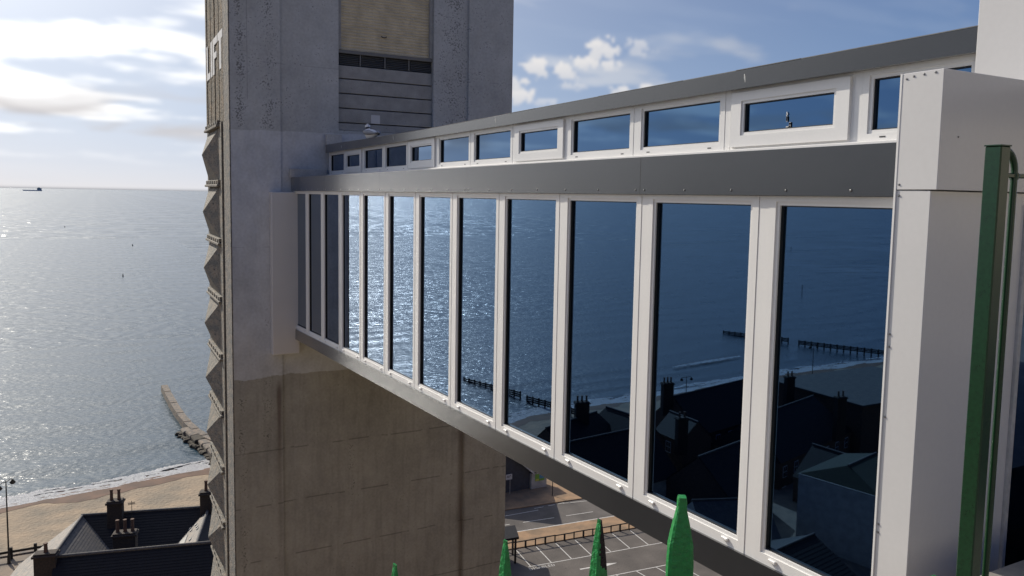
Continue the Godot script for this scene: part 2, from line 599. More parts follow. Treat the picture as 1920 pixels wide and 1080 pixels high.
func build_ground() -> void:
	var st := new_st()
	box(st, -80, 80, -2.2, -1.6, -40, 1.9)
	structure("path", st, M.path)
	var cn := fnoise(61, 0.06, 4)
	lay("cliff", grid_mesh(span(-330, 200, 4.0), span(1.9, 15.5, 1.1), func(x: float, z: float) -> float:
		var t := (z - 1.9) / 13.6
		return lerpf(-2.0, -39.3, pow(clampf(t, 0.0, 1.0), 0.62)) - (absf(cn.get_noise_2d(x, z * 2.0)) * 2.2 if t > 0.05 and t < 0.97 else 0.0)), M.cliff)
	st = new_st()
	box(st, -330, 200, -40.5, -39.0, 12.0, 95.0)
	structure("promenade", st, M.promenade)
	st = new_st()
	box(st, -330, 200, -43.5, -38.85, 95.0, 95.6, 0.05)
	structure("sea_wall", st, M.stone_block)
	var sn := fnoise(62, 0.05, 4)
	lay("beach", grid_mesh(span(-330, 200, 2.5), span(95.6, 172.0, 1.5), func(x: float, z: float) -> float:
		var s := shore(x)
		return (lerpf(-41.0, -43.0, (z - 95.6) / (s - 95.6)) if z < s else -43.0 - 0.075 * (z - s)) + sn.get_noise_2d(x, z * 1.6) * 0.16 * clampf((s - 9.0 - z) / 8.0, 0.0, 1.0)), M.sand)

func build_sea() -> void:
	var n1 := fnoise(71, 0.010, 1)
	var n2 := fnoise(72, 0.085, 1)
	var n3 := fnoise(73, 0.022, 1)
	var wave := func(x: float, zz: float) -> float:
		var s := zz - shore(x)
		var near := exp(-maxf(s, 0.0) / 34.0)
		var ph := s / 8.2 * TAU + n1.get_noise_2d(x, zz) * 9.0
		var brk := 0.5 + 0.5 * n3.get_noise_2d(x * 0.6, zz * 2.0)
		var h := (0.03 + 0.27 * near * brk) * (pow(0.5 + 0.5 * sin(ph), 2.2) - 0.35)
		h += 0.06 * sin((zz * 0.92 + x * 0.16) / 13.0 * TAU + n1.get_noise_2d(x * 0.5 + 400.0, zz) * 7.0)
		h += 0.035 * n2.get_noise_2d(x * 0.5, zz * 1.1)
		return -43.0 + h * clampf((720.0 - zz) / 160.0, 0.0, 1.0) * clampf((s + 5.0) / 5.0, 0.15, 1.0)
	var xs := span(-380, 60, 1.5)
	lay("sea", grid_mesh(span(-380, 60, 0.9), span(117.0, 240.0, 0.55), wave), M.sea)
	lay("sea", grid_mesh(xs, span(240.0, 760.0, 2.2), wave), M.sea_mid)
	var st := new_st()
	quad(st, V(-45000, -43.0, 760), V(45000, -43.0, 760), V(45000, -43.0, 60000), V(-45000, -43.0, 60000), Vector3.UP)
	quad(st, V(-45000, -43.0, 117), V(-380, -43.0, 117), V(-380, -43.0, 760), V(-45000, -43.0, 760), Vector3.UP)
	quad(st, V(60, -43.0, 117), V(45000, -43.0, 117), V(45000, -43.0, 760), V(60, -43.0, 760), Vector3.UP)
	structure("sea", st, M.sea_far)

# ------------------------------------------------------------------ lift tower
func slab(st: SurfaceTool, x0: float, x1: float, y0: float, y1: float, z0: float, z1: float) -> void:
	var lo := Vector3(x0, y0, z0)
	var hi := Vector3(x1, y1, z1)
	for f: Array in [[[0, 0, 0], [1, 0, 0], [1, 1, 0], [0, 1, 0], Vector3(0, 0, 1)], [[0, 0, 1], [1, 0, 1], [1, 1, 1], [0, 1, 1], Vector3(0, 0, -1)], [[0, 0, 0], [0, 1, 0], [0, 1, 1], [0, 0, 1], Vector3(-1, 0, 0)], [[1, 0, 0], [1, 1, 0], [1, 1, 1], [1, 0, 1], Vector3(1, 0, 0)], [[0, 1, 0], [1, 1, 0], [1, 1, 1], [0, 1, 1], Vector3.UP], [[0, 0, 0], [1, 0, 0], [1, 0, 1], [0, 0, 1], Vector3.DOWN]]:
		var p := []
		var u := []
		for k in 4:
			var q := Vector3(lerpf(lo.x, hi.x, f[k][0]), lerpf(lo.y, hi.y, f[k][1]), lerpf(lo.z, hi.z, f[k][2]))
			p.append(V(q.x, q.y, q.z))
			u.append(Vector2((q.x - 2.3 + (q.z - z0) * 0.9) / 6.3, (5.0 - q.y) / 17.6))
		tri(st, p[0], p[1], p[2], f[4], u[0], u[1], u[2])
		tri(st, p[0], p[2], p[3], f[4], u[0], u[2], u[3])

func build_tower() -> void:
	var t := thing("lift_tower", "tall weathered concrete lift tower with LIFT lettering and pyramid blocks", "tower", V(5.43, -39, 17.9))
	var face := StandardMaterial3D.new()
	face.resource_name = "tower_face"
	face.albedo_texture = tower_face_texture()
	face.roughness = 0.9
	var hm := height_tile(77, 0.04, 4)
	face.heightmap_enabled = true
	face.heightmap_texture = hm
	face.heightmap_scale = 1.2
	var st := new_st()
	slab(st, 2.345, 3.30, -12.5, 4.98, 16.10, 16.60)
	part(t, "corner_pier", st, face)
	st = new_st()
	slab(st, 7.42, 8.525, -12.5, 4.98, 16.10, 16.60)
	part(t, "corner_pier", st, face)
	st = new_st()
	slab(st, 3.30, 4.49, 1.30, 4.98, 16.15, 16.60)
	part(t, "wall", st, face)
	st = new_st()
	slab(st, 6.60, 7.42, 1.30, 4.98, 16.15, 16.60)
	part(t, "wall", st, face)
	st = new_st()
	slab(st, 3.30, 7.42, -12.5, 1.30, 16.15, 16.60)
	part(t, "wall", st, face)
	# the shaft behind, its top and its foot
	st = new_st()
	box(st, 2.36, 8.50, -39.0, 9.0, 16.60, 19.58)
	part(t, "shaft", st, M.cast_concrete)
	st = new_st()
	box(st, 2.345, 8.525, 4.98, 9.0, 16.12, 16.60)
	part(t, "head_wall", st, M.cast_concrete)
	st = new_st()
	box(st, 2.345, 8.525, -39.0, -12.5, 16.12, 16.60)
	part(t, "foot_wall", st, M.cast_concrete)
	# bay under the roller shutter: lap boards with open joints
	var ys := [1.30, 1.469, 1.768, 2.073, 2.376, 2.655]
	for i in 5:
		st = new_st()
		box(st, 4.49, 6.60, ys[i] + 0.010, ys[i + 1] - 0.010, 16.235, 16.5, 0.008)
		part(t, "board", st, M.board_paint)
	st = new_st()
	box(st, 4.49, 6.60, 1.30, 4.98, 16.5, 16.6)
	part(t, "bay_back", st, M.board_paint)
	# louvre
	var lv := holder(t, "louvre")
	for i in 6:
		st = new_st()
		var y := 2.675 + i * 0.036
		hexa(st, [V(4.50, y, 16.26), V(6.59, y, 16.26), V(6.59, y, 16.33), V(4.50, y, 16.33), V(4.50, y + 0.022, 16.29), V(6.59, y + 0.022, 16.29), V(6.59, y + 0.046, 16.36), V(4.50, y + 0.046, 16.36)])
		part(lv, "louvre_slat", st, M.louvre)
	for x: float in [4.98, 5.52, 6.06]:
		st = new_st()
		box(st, x - 0.012, x + 0.012, 2.66, 2.90, 16.245, 16.27)
		part(lv, "louvre_bar", st, M.louvre)
	st = new_st()
	box(st, 4.495, 6.595, 2.895, 2.965, 16.22, 16.32, 0.006)
	part(lv, "louvre_head", st, M.louvre)
	# roller shutter: one curtain of narrow curved slats
	var sh := holder(t, "roller_shutter")
	st = new_st()
	var yy := 2.965
	while yy < 4.98:
		for q in 5:
			var a0 := PI * q / 5.0
			var a1 := PI * (q + 1) / 5.0
			quad(st, V(4.55, yy + 0.064 * q / 5.0, 16.29 - 0.013 * sin(a0)), V(6.54, yy + 0.064 * q / 5.0, 16.29 - 0.013 * sin(a0)), V(6.54, yy + 0.064 * (q + 1) / 5.0, 16.29 - 0.013 * sin(a1)), V(4.55, yy + 0.064 * (q + 1) / 5.0, 16.29 - 0.013 * sin(a1)), Vector3(0, 0, 1))
		yy += 0.064
	part(sh, "slat_curtain", st, M.shutter)
	for x: float in [4.49, 6.53]:
		st = new_st()
		box(st, x, x + 0.07, 2.965, 5.0, 16.2, 16.34, 0.006)
		part(sh, "guide_rail", st, M.board_paint)
	st = new_st()
	var hp := []
	var hr := []
	for k in 9:
		var a := PI * k / 8.0
		hp.append(V(5.50 + 0.055 * cos(a), 3.335 - 0.03 * sin(a), 16.262 - 0.02 * sin(a)))
		hr.append(0.009)
	tube(st, hp, hr, 8)
	part(sh, "handle", st, M.dark_timber)
	# three old paper notices pasted on the boards
	for q: Array in [[4.66, 4.87, 1.53, 1.655], [4.905, 5.18, 1.54, 1.66]]:
		st = new_st()
		box(st, q[0], q[1], q[2] - 0.03, q[3] + 0.005, 16.229, 16.235)
		part(t, "notice", st, M.board_paint)
	st = new_st()
	box(st, 5.21, 5.405, 1.485, 1.665, 16.228, 16.235)
	part(t, "notice", st, M.notice)
	# the seaward-left flank: light arris, board-marked concrete, LIFT, and the stack of pyramid blocks
	st = new_st()
	box(st, 2.322, 2.345, -39.0, 9.0, 16.095, 16.80)
	part(t, "corner_strip", st, M.arris_concrete)
	var zz := 16.86
	var k := 0
	while zz < 19.5:
		var wdt: float = [0.34, 0.30, 0.27, 0.36, 0.31, 0.33, 0.29][k % 7]
		st = new_st()
		box(st, 2.328 + [0.0, 0.012, 0.004, 0.016][k % 4], 2.36, 1.42, 9.0, zz, minf(zz + wdt - 0.02, 19.6), 0.006)
		part(t, "shuttering_rib", st, M.rough_concrete)
		zz += wdt
		k += 1
	st = new_st()
	box(st, 2.334, 2.36, -39.0, 1.42, 16.86, 19.6)
	part(t, "flank_wall", st, M.cast_concrete)
	var letters := {"letter_l": [[19.38, 19.18, 2.50, 3.26], [19.18, 18.78, 2.50, 2.64]], "letter_i": [[18.68, 18.44, 2.50, 3.26]], "letter_f": [[18.34, 18.10, 2.50, 3.26], [18.10, 17.64, 3.11, 3.26], [18.10, 17.76, 2.82, 2.95]], "letter_t": [[17.36, 17.08, 2.50, 3.26], [17.56, 17.36, 3.10, 3.26], [17.08, 16.88, 3.10, 3.26]]}
	for nm: String in letters:
		st = new_st()
		for q: Array in letters[nm]:
			box(st, 2.3245, 2.329, q[2], q[3], q[0], q[1])
		part(t, nm, st, M.white_paint)
	for i in 12:
		var yc := 0.777 - i * 1.235
		var zn := 17.72
		var zf := 19.36
		var ap := V(2.07, yc, 18.35)
		var hh := 0.535
		var b := [V(2.334, yc - hh, zn), V(2.334, yc - hh, zf), V(2.334, yc + hh, zf), V(2.334, yc + hh, zn)]
		st = new_st()
		var ctr := V(2.40, yc, 18.5)
		for q in 4:
			var a: Vector3 = b[q]
			var c: Vector3 = b[(q + 1) % 4]
			tri(st, a, c, ap, (a + c + ap) / 3.0 - ctr)
		part(t, "pyramid_block", st, M.cast_concrete)
		var led := holder(t, "ledge")
		st = new_st()
		box(st, 2.235, 2.334, yc + 0.545, yc + 0.60, 17.30, 19.36, 0.01)
		part(led, "ledge_slab", st, M.cast_concrete)
		st = new_st()
		box(st, 2.262, 2.334, yc + 0.60, yc + 0.69, 17.36, 19.33, 0.008)
		part(led, "ledge_slab", st, M.cast_concrete)
		for w in 6:
			st = new_st()
			box(st, 2.248, 2.262, yc + 0.615, yc + 0.675, 17.48 + w * 0.32, 17.62 + w * 0.32)
			part(led, "dentil", st, M.cast_concrete)
	st = new_st()
	box(st, 2.30, 2.334, -39.0, 1.42, 17.05, 17.22, 0.01)
	part(t, "edge_fillet", st, M.cast_concrete)
	# white boxed trim where the footbridge meets the tower, and pale flashings
	st = new_st()
	box(st, 3.065, 3.60, -3.27, 0.0, 15.86, 16.10, 0.008)
	part(t, "boxed_trim", st, M.white_clad)
	st = new_st()
	box(st, 3.46, 4.20, 0.30, 0.475, 16.0, 16.10, 0.006)
	part(t, "flashing", st, M.white_old)
	st = new_st()
	box(st, 4.20, 4.52, 0.94, 1.20, 16.0, 16.10, 0.006)
	part(t, "flashing", st, M.white_old)

# ------------------------------------------------------------------ footbridge
const PITCH := 1.15
const LOW0 := 3.4215
const UP0 := 3.3826

func yb(z: float) -> float:
	return -2.206 - 0.0452 * (z - 3.41)

# bar between z0 and z1 whose lower and upper edges may slope
func bar(st: SurfaceTool, x0: float, x1: float, z0: float, z1: float, lo0: float, lo1: float, hi0: float, hi1: float) -> void:
	hexa(st, [V(x0, lo0, z0), V(x0, lo1, z1), V(x1, lo1, z1), V(x1, lo0, z0), V(x0, hi0, z0), V(x0, hi1, z1), V(x1, hi1, z1), V(x1, hi0, z0)])

func ring(st: SurfaceTool, x0: float, x1: float, z0: float, z1: float, lo: Callable, hi: float, wv: float, wb: float, wt: float) -> void:
	bar(st, x0, x1, z0, z0 + wv, lo.call(z0), lo.call(z0 + wv), hi, hi)
	bar(st, x0, x1, z1 - wv, z1, lo.call(z1 - wv), lo.call(z1), hi, hi)
	bar(st, x0, x1, z0 + wv, z1 - wv, lo.call(z0 + wv), lo.call(z1 - wv), lo.call(z0 + wv) + wb, lo.call(z1 - wv) + wb)
	bar(st, x0, x1, z0 + wv, z1 - wv, hi - wt, hi - wt, hi, hi)

func window_unit(t: Node3D, called: String, x: float, z0: float, z1: float, lo: Callable, hi: float, wv: float, wb: float, wt: float, caps: bool, tilt: float) -> void:
	var w := holder(t, called)
	var st := new_st()
	ring(st, x, x + 0.07, z0, z1, lo, hi, wv - 0.022, wb - 0.022, wt - 0.022)
	part(w, "frame", st, M.white_frame)
	var lo2 := func(z: float) -> float: return lo.call(z) + wb - 0.022
	st = new_st()
	ring(st, x + 0.010, x + 0.066, z0 + wv - 0.022, z1 - wv + 0.022, lo2, hi - wt + 0.022, 0.022, 0.022, 0.022)
	part(w, "glazing_bead", st, M.white_frame)
	var lo3 := func(z: float) -> float: return lo.call(z) + wb
	st = new_st()
	ring(st, x + 0.022, x + 0.066, z0 + wv, z1 - wv, lo3, hi - wt, 0.007, 0.007, 0.007)
	part(w, "gasket", st, M.gasket)
	var a := z0 + wv + 0.004
	var b := z1 - wv - 0.004
	st = new_st()
	# each pane sits a hair out of true in its rebate
	var px := x + 0.040
	var yaw := tilt * (b - a) * 0.5
	var pit := rng.randf_range(-0.0010, 0.0010)
	var pt := []
	for xo: float in [0.0, 0.014]:
		pt.append_array([V(px + xo + yaw, lo3.call(a), a), V(px + xo - yaw, lo3.call(b), b), V(px + xo - yaw + pit, hi - wt, b), V(px + xo + yaw + pit, hi - wt, a)])
	hexa(st, pt)
	part(w, "pane", st, M.tinted_glass)
	if caps:
		for z: float in [z0 + 0.16, z1 - 0.16]:
			st = new_st()
			var y: float = lo.call(z) + wb * 0.5
			cbox(st, V(x - 0.008, y, z), Basis.IDENTITY, Vector3(0.009, 0.010, 0.028), 0.004)
			part(w, "drain_cap", st, M.white_frame)

func rivet(t: Node3D, at: Vector3, n: Vector3, r := 0.008) -> void:
	var st := new_st()
	tube(st, [at - n * 0.002, at + n * 0.003, at + n * 0.0055], [r, r * 0.9, r * 0.35], 8)
	part(t, "rivet", st, M.steel)

func build_bridge() -> void:
	var t := thing("footbridge", "long white-framed glazed footbridge with dark grey fascias leading to the concrete tower", "footbridge", V(5.4, -3, 9.2))
	var st: SurfaceTool
	var top := 0.028
	# lower row of tall windows
	for k in range(-1, 11):
		var z0 := LOW0 + k * PITCH + 0.04
		var z1 := LOW0 + (k + 1) * PITCH - 0.04
		window_unit(t, "tall_window", 3.53, z0, minf(z1, 16.02), yb, top, 0.075, 0.085, 0.055, true, 0.014 if k == 7 else rng.randf_range(-0.0014, 0.0014))
	for i in range(0, 12):
		var z := LOW0 + i * PITCH
		st = new_st()
		bar(st, 3.533, 3.60, z - 0.0375, minf(z + 0.0375, 16.08), yb(z - 0.0375), yb(z + 0.0375), top, top)
		part(t, "mullion", st, M.white_frame)
	# upper row of shallow windows; every third one is a top-hung sash
	for k in range(-1, 11):
		var z0 := UP0 + k * PITCH + 0.03
		var z1 := UP0 + (k + 1) * PITCH - 0.03
		if k == -1:
			z0 = 2.60
		var sash := posmod(k, 3) == 0
		var sill := func(_z: float) -> float: return 0.375
		if sash:
			window_unit(t, "opening_window", 4.24, z0 + 0.02, z1 - 0.02, func(_z: float) -> float: return 0.395, 0.795, 0.125, 0.105, 0.085, false, rng.randf_range(-0.002, 0.002))
			st = new_st()
			ring(st, 4.262, 4.32, z0, z1, sill, 0.822, 0.02, 0.02, 0.027)
			part(t, "sash_surround", st, M.white_frame)
		else:
			window_unit(t, "shallow_window", 4.2576, z0, z1, sill, 0.822, 0.07, 0.072, 0.06, false, rng.randf_range(-0.002, 0.002))
			for z: float in [z0 + 0.16, z1 - 0.16]:
				st = new_st()
				cbox(st, V(4.2572, 0.402, z), Basis.IDENTITY, Vector3(0.0015, 0.004, 0.02))
				part(t, "drain_slot", st, M.gasket)
	for i in range(0, 12):
		var z := UP0 + i * PITCH
		st = new_st()
		bar(st, 4.2600, 4.32, z - 0.0275, minf(z + 0.0275, 16.08), 0.375, 0.375, 0.822, 0.822)
		part(t, "mullion", st, M.white_frame)
	# fascias in panels
	var cuts := [2.3, 4.59, 7.60, 10.50, 13.45, 16.10]
	for i in 5:
		var a: float = cuts[i] + 0.0005
		var b: float = cuts[i + 1] - 0.0005
		st = new_st()
		box(st, 3.495, 3.529, 0.029, 0.298, a, b, 0.0015)
		part(t, "fascia_panel", st, M.anthracite)
		st = new_st()
		bar(st, 3.512, 3.60, a, b, yb(a) - 0.205, yb(b) - 0.205, yb(a), yb(b))
		part(t, "deck_fascia_panel", st, M.anthracite)
		st = new_st()
		var z := a + 0.05
		while z < b:
			rivet(t, V(3.495, 0.060, z), Vector3(-1, 0, 0))
			z += (b - a - 0.1) / maxf(1.0, round((b - a) / 0.48)) - 0.0001
	cuts = [2.601, 5.35, 10.15, 13.0, 16.05]
	var tops := [0.949, 0.945, 0.929, 0.945, 0.975]
	for i in 4:
		var a: float = cuts[i] + 0.0005
		var b: float = cuts[i + 1] - 0.0005
		st = new_st()
		bar(st, 4.19, 4.24, a, b, 0.815, 0.815, tops[i], tops[i + 1])
		part(t, "roof_fascia_panel", st, M.anthracite)
		var dz := lerpf(a, b, 0.62)
		st = new_st()
		for q in 4:
			cbox(st, V(4.1895, 0.905 - 0.014 * q, dz - 0.003 * q), Basis.IDENTITY, Vector3(0.0008, 0.009, [0.004, 0.006, 0.004, 0.002][q]))
		part(t, "bird_dropping", st, M.droppings)
	# thin edge of the roof sheet, lapped in short lengths
	var zc := 2.602
	var q2 := 0
	while zc < 16.0:
		st = new_st()
		var ends := []
		for zq: float in [zc, minf(zc + 0.597, 16.05)]:
			var ii := 0
			while ii < 3 and zq > cuts[ii + 1]:
				ii += 1
			ends.append(lerpf(tops[ii], tops[ii + 1], clampf((zq - cuts[ii]) / (cuts[ii + 1] - cuts[ii]), 0.0, 1.0)) + 0.0012 * (q2 % 3))
		bar(st, 4.188 + 0.002 * (q2 % 2), 4.7, zc, minf(zc + 0.597, 16.05), ends[0], ends[1], ends[0] + 0.005, ends[1] + 0.005)
		part(t, "roof_sheet", st, M.roof_felt)
		zc += 0.597
		q2 += 1
	st = new_st()
	box(st, 4.7, 6.66, 0.90, 0.935, 2.45, 16.05)
	part(t, "roof", st, M.roof_felt)
	st = new_st()
	box(st, 3.50, 4.20, 0.270, 0.290, 2.3, 16.05)
	part(t, "side_roof", st, M.roof_felt)
	st = new_st()
	box(st, 4.205, 4.33, 0.290, 0.375, 2.45, 16.05, 0.004)
	part(t, "window_sill", st, M.white_frame)
	# the far half that closes the box
	st = new_st()
	bar(st, 3.60, 7.33, 2.3, 16.1, yb(2.3) - 0.20, yb(16.1) - 0.20, yb(2.3) - 0.05, yb(16.1) - 0.05)
	part(t, "deck", st, M.anthracite)
	st = new_st()
	bar(st, 7.33, 7.40, 2.3, 16.1, yb(2.3) - 0.20, yb(16.1) - 0.20, 0.29, 0.29)
	part(t, "far_wall", st, M.white_frame)
	st = new_st()
	box(st, 6.60, 7.40, 0.290, 0.31, 2.3, 16.05)
	part(t, "side_roof", st, M.roof_felt)
	st = new_st()
	box(st, 6.60, 6.66, 0.31, 0.90, 2.45, 16.05)
	part(t, "far_clerestory", st, M.white_frame)
	# smears of droppings on two panes
	for s: Array in [[3.562, -1.47, 4.55, 0.010, 0.16], [3.562, -1.75, 4.50, 0.003, 0.5], [4.272, 0.51, 3.95, 0.016, 0.06], [4.272, 0.585, 3.965, 0.004, 0.06]]:
		st = new_st()
		for q in 14:
			var y: float = s[1] + (rng.randf() - 0.5) * s[4]
			var z: float = s[2] + (rng.randf() - 0.5) * s[3] * 2.0
			cbox(st, V(s[0], y, z), Basis.IDENTITY, Vector3(0.001, 0.004 + rng.randf() * 0.012, 0.002 + rng.randf() * s[3] * 0.5))
		var sm := part(t, "bird_dropping", st, M.droppings)
		sm.set_meta("label", "pale bird dropping run on the window pane")
	build_gull()

func build_gull() -> void:
	var g := thing("seagull", "white and grey seagull resting on the footbridge roof edge", "seagull", V(4.30, 0.955, 13.35))
	# body along +z (tail towards the camera side), head towards the tower
	var st := new_st()
	tube(st, [V(4.30, 1.05, 13.62), V(4.30, 1.045, 13.57), V(4.30, 1.04, 13.49), V(4.30, 1.035, 13.38), V(4.30, 1.03, 13.27), V(4.30, 1.025, 13.18), V(4.30, 1.02, 13.08)], [0.02, 0.055, 0.082, 0.092, 0.08, 0.05, 0.012], 14)
	tube(st, [V(4.30, 1.07, 13.55), V(4.30, 1.12, 13.575), V(4.30, 1.17, 13.585), V(4.30, 1.205, 13.59), V(4.30, 1.232, 13.60)], [0.075, 0.062, 0.050, 0.046, 0.018], 12)
	part(g, "body", st, M.gull_white)
	for s: float in [-1.0, 1.0]:
		st = new_st()
		tube(st, [V(4.30 + s * 0.080, 1.075, 13.53), V(4.30 + s * 0.096, 1.07, 13.42), V(4.30 + s * 0.088, 1.06, 13.28), V(4.30 + s * 0.063, 1.045, 13.14), V(4.30 + s * 0.02, 1.03, 13.03)], [0.012, 0.042, 0.045, 0.028, 0.006], 10)
		part(g, "wing", st, M.gull_grey)
		st = new_st()
		tube(st, [V(4.30 + s * 0.03, 1.04, 13.12), V(4.30 + s * 0.016, 1.03, 13.03), V(4.30 + s * 0.006, 1.022, 12.93)], [0.02, 0.016, 0.003], 8)
		part(g, "wing_tip", st, M.gull_black)
		st = new_st()
		tube(st, [V(4.30 + s * 0.03, 0.952, 13.42), V(4.30 + s * 0.03, 1.0, 13.41)], [0.006, 0.006], 6)
		cbox(st, V(4.30 + s * 0.03, 0.953, 13.44), Basis.IDENTITY, Vector3(0.02, 0.003, 0.03))
		part(g, "leg", st, M.gull_beak)
	st = new_st()
	tube(st, [V(4.30, 1.205, 13.615), V(4.30, 1.20, 13.65), V(4.30, 1.19, 13.675)], [0.014, 0.010, 0.003], 8)
	part(g, "beak", st, M.gull_beak)

# ------------------------------------------------------------------ the footbridge's landing on the cliff
func build_entrance() -> void:
	var t := thing("bridge_entrance", "white panelled entrance block at the cliff end of the footbridge", "entrance", V(4.0, -1.6, 1.6))
	var st := new_st()
	box(st, 3.30, 6.9, 0.061, 0.592, 2.186, 2.39, 0.002)
	part(t, "upper_cladding", st, M.white_clad)
	st = new_st()
	box(st, 3.304, 4.045, -2.6, 0.0565, 2.216, 2.39, 0.002)
	part(t, "lower_cladding", st, M.white_clad)
	st = new_st()
	box(st, 3.298, 3.304, -2.6, 0.592, 2.386, 2.396)
	part(t, "edge_trim", st, M.white_frame)
	st = new_st()
	box(st, 4.184, 6.9, 0.592, 2.2, 1.0, 2.60, 0.004)
	part(t, "high_wall", st, M.white_clad)
	for q: Array in [[0.567, 2.365], [0.575, 2.33], [0.578, 2.28], [0.58, 2.225], [0.085, 2.372], [0.034, 2.372], [-0.62, 2.376], [-0.68, 2.376], [-1.02, 2.376], [-1.55, 2.376], [-1.59, 2.376]]:
		rivet(t, V(3.301 if q[0] > 0.06 else 3.304, q[0], q[1]), Vector3(-1, 0, 0), 0.006)
	rivet(t, V(3.43, 0.30, 2.186), Vector3(0, 0, 1), 0.005)
	# doorway with a dark glazed door
	st = new_st()
	box(st, 4.075, 6.9, -2.6, 0.0, 2.27, 2.33)
	part(t, "glazed_door", st, M.tinted_glass)
	st = new_st()
	box(st, 4.045, 4.075, -2.6, 0.0, 2.20, 2.36, 0.003)
	part(t, "door_jamb", st, M.white_old)
	st = new_st()
	box(st, 4.045, 6.9, -0.045, 0.0565, 2.22, 2.38, 0.003)
	part(t, "door_head", st, M.white_old)
	st = new_st()
	box(st, 3.30, 6.9, -3.2, -2.6, 2.1, 2.5)
	part(t, "threshold", st, M.path)

# ------------------------------------------------------------------ green railings
func picket(t: Node3D, x: float, z: float, tip: float, w: float, d: float, blunt: float, turn: float, worn: bool) -> void:
	var pn := fnoise(int(x * 100.0), 9.0, 2)
	var b := Basis(Vector3.UP, turn)
	var prof := [[-1.0, 1.0], [tip - 0.28, 1.0], [tip - 0.14, 1.0], [tip - 0.10, 0.93], [tip - 0.06, 0.66], [tip - 0.025, 0.36], [tip - 0.008, blunt + 0.05], [tip, blunt]]
	var fine := []
	for i in prof.size() - 1:
		var n := 8 if i > 0 else 3
		for k in n:
			fine.append([lerpf(prof[i][0], prof[i + 1][0], float(k) / n), lerpf(prof[i][1], prof[i + 1][1], float(k) / n)])
	fine.append(prof[-1])
	var skin := new_st()
	var bare := new_st()
	var around := 24
	var loop := []
	for i in fine.size():
		var r := []
		for k in around:
			var a := TAU * (k + 0.5) / around
			var c := cos(a)
			var s := sin(a)
			var m := pow(pow(absf(c), 9.0) + pow(absf(s), 9.0), -1.0 / 9.0)
			var p := Vector3(c * m * w / 2.0 * fine[i][1], 0, s * m * d / 2.0 * (0.35 + 0.65 * fine[i][1]))
			var bump := 1.0 + 0.035 * pn.get_noise_3d(c * 3.0 * w, fine[i][0] * 6.0, s)
			r.append(V(x, fine[i][0], z) + b * (p * bump))
		loop.append(r)
	for i in fine.size() - 1:
		for k in around:
			var k2 := (k + 1) % around
			var c0 := V(x, fine[i][0], z)
			var mid: Vector3 = (loop[i][k] + loop[i][k2]) / 2.0 - c0
			var edge := 0.22 + 0.30 * pn.get_noise_2d(fine[i][0] * 40.0, k) + 2.2 * maxf(0.0, tip - 0.085 - fine[i][0]) / 0.03
			var gone: bool = worn and mid.normalized().x > -0.55 + edge
			quad(bare if gone else skin, loop[i][k], loop[i][k2], loop[i + 1][k2], loop[i + 1][k], mid)
	for k in range(1, around - 1):
		tri(bare if worn else skin, loop[-1][0], loop[-1][k], loop[-1][k + 1], Vector3.UP)
	var pk := part(t, "picket", skin, M.green_paint)
	if worn:
		part(pk, "bare_tip", bare, M.bare_picket)

func build_fence() -> void:
	var f := thing("picket_fence", "bright green painted pickets with pointed tips, the paint worn off one", "fence", V(0.8, -1.6, 1.16))
	for i in range(-3, 2):
		picket(f, 0.415 + 0.203 * i, 1.163, -0.60, 0.026, 0.024, 0.10, 0.15, false)
	picket(f, 0.815, 1.161, -0.598, 0.030, 0.026, 0.10, 0.1, true)
	picket(f, 1.037, 1.19, -0.602, 0.052, 0.038, 0.30, -0.55, false)
	for y: float in [-0.98, -1.45]:
		var st := new_st()
		box(st, -0.4, 1.9, y - 0.02, y + 0.02, 1.18, 1.20, 0.004)
		part(f, "cross_rail", st, M.green_paint)
	for x: float in [-0.3, 1.85]:
		var st := new_st()
		box(st, x - 0.02, x + 0.02, -1.6, -1.2, 1.20, 1.24, 0.004)
		part(f, "support", st, M.green_paint)
	var g := thing("bow_top_railing", "dark green metal gatepost with a hooped railing bar beside the white entrance", "railing", V(2.1, -1.6, 1.22))
	var st := new_st()
	box(st, 2.068, 2.110, -1.6, 0.152, 1.20, 1.244, 0.003)
	part(g, "post", st, M.green_gloss)
	st = new_st()
	cbox(st, V(2.089, 0.1535, 1.222), Basis.IDENTITY, Vector3(0.0225, 0.002, 0.0235), 0.001)
	part(g, "post_cap", st, M.green_gloss)
	for i in 4:
		var x := 2.159 + i * 0.21
		st = new_st()
		var p := []
		var r := []
		if i == 0:
			for k in 9:
				var a := PI / 2.0 * k / 8.0
				p.append(V(2.105 + 0.054 * sin(a), 0.085 + 0.060 * cos(a), 1.215))
				r.append(0.0085)
		else:
			p.append(V(x, 0.12, 1.215))
			r.append(0.0085)
		p.append(V(x, -0.3, 1.215))
		p.append(V(x, -1.5, 1.215))
		r.append_array([0.0085, 0.0085])
		tube(st, p, r, 12)
		part(g, "hoop_bar", st, M.green_gloss)
		if i == 0:
			st = new_st()
			tube(st, [V(x, 0.085, 1.215), V(x, 0.078, 1.215), V(x, 0.066, 1.215)], [0.0095, 0.014, 0.0095], 12)
			part(g, "collar", st, M.green_gloss)
	for y: float in [0.077, -1.45]:
		st = new_st()
		box(st, 2.110, 2.62, y - 0.006, y + 0.006, 1.207, 1.223, 0.002)
		part(g, "rail", st, M.green_gloss)
	st = new_st()
	box(st, 2.60, 2.64, -1.6, 0.1, 1.2, 1.24, 0.003)
	part(g, "post", st, M.green_gloss)

# ------------------------------------------------------------------ car park and road below
func skew(x: float, z: float) -> float:      # the rows run slightly across the footbridge's square
	return z - 0.094 * (x - 42.5)

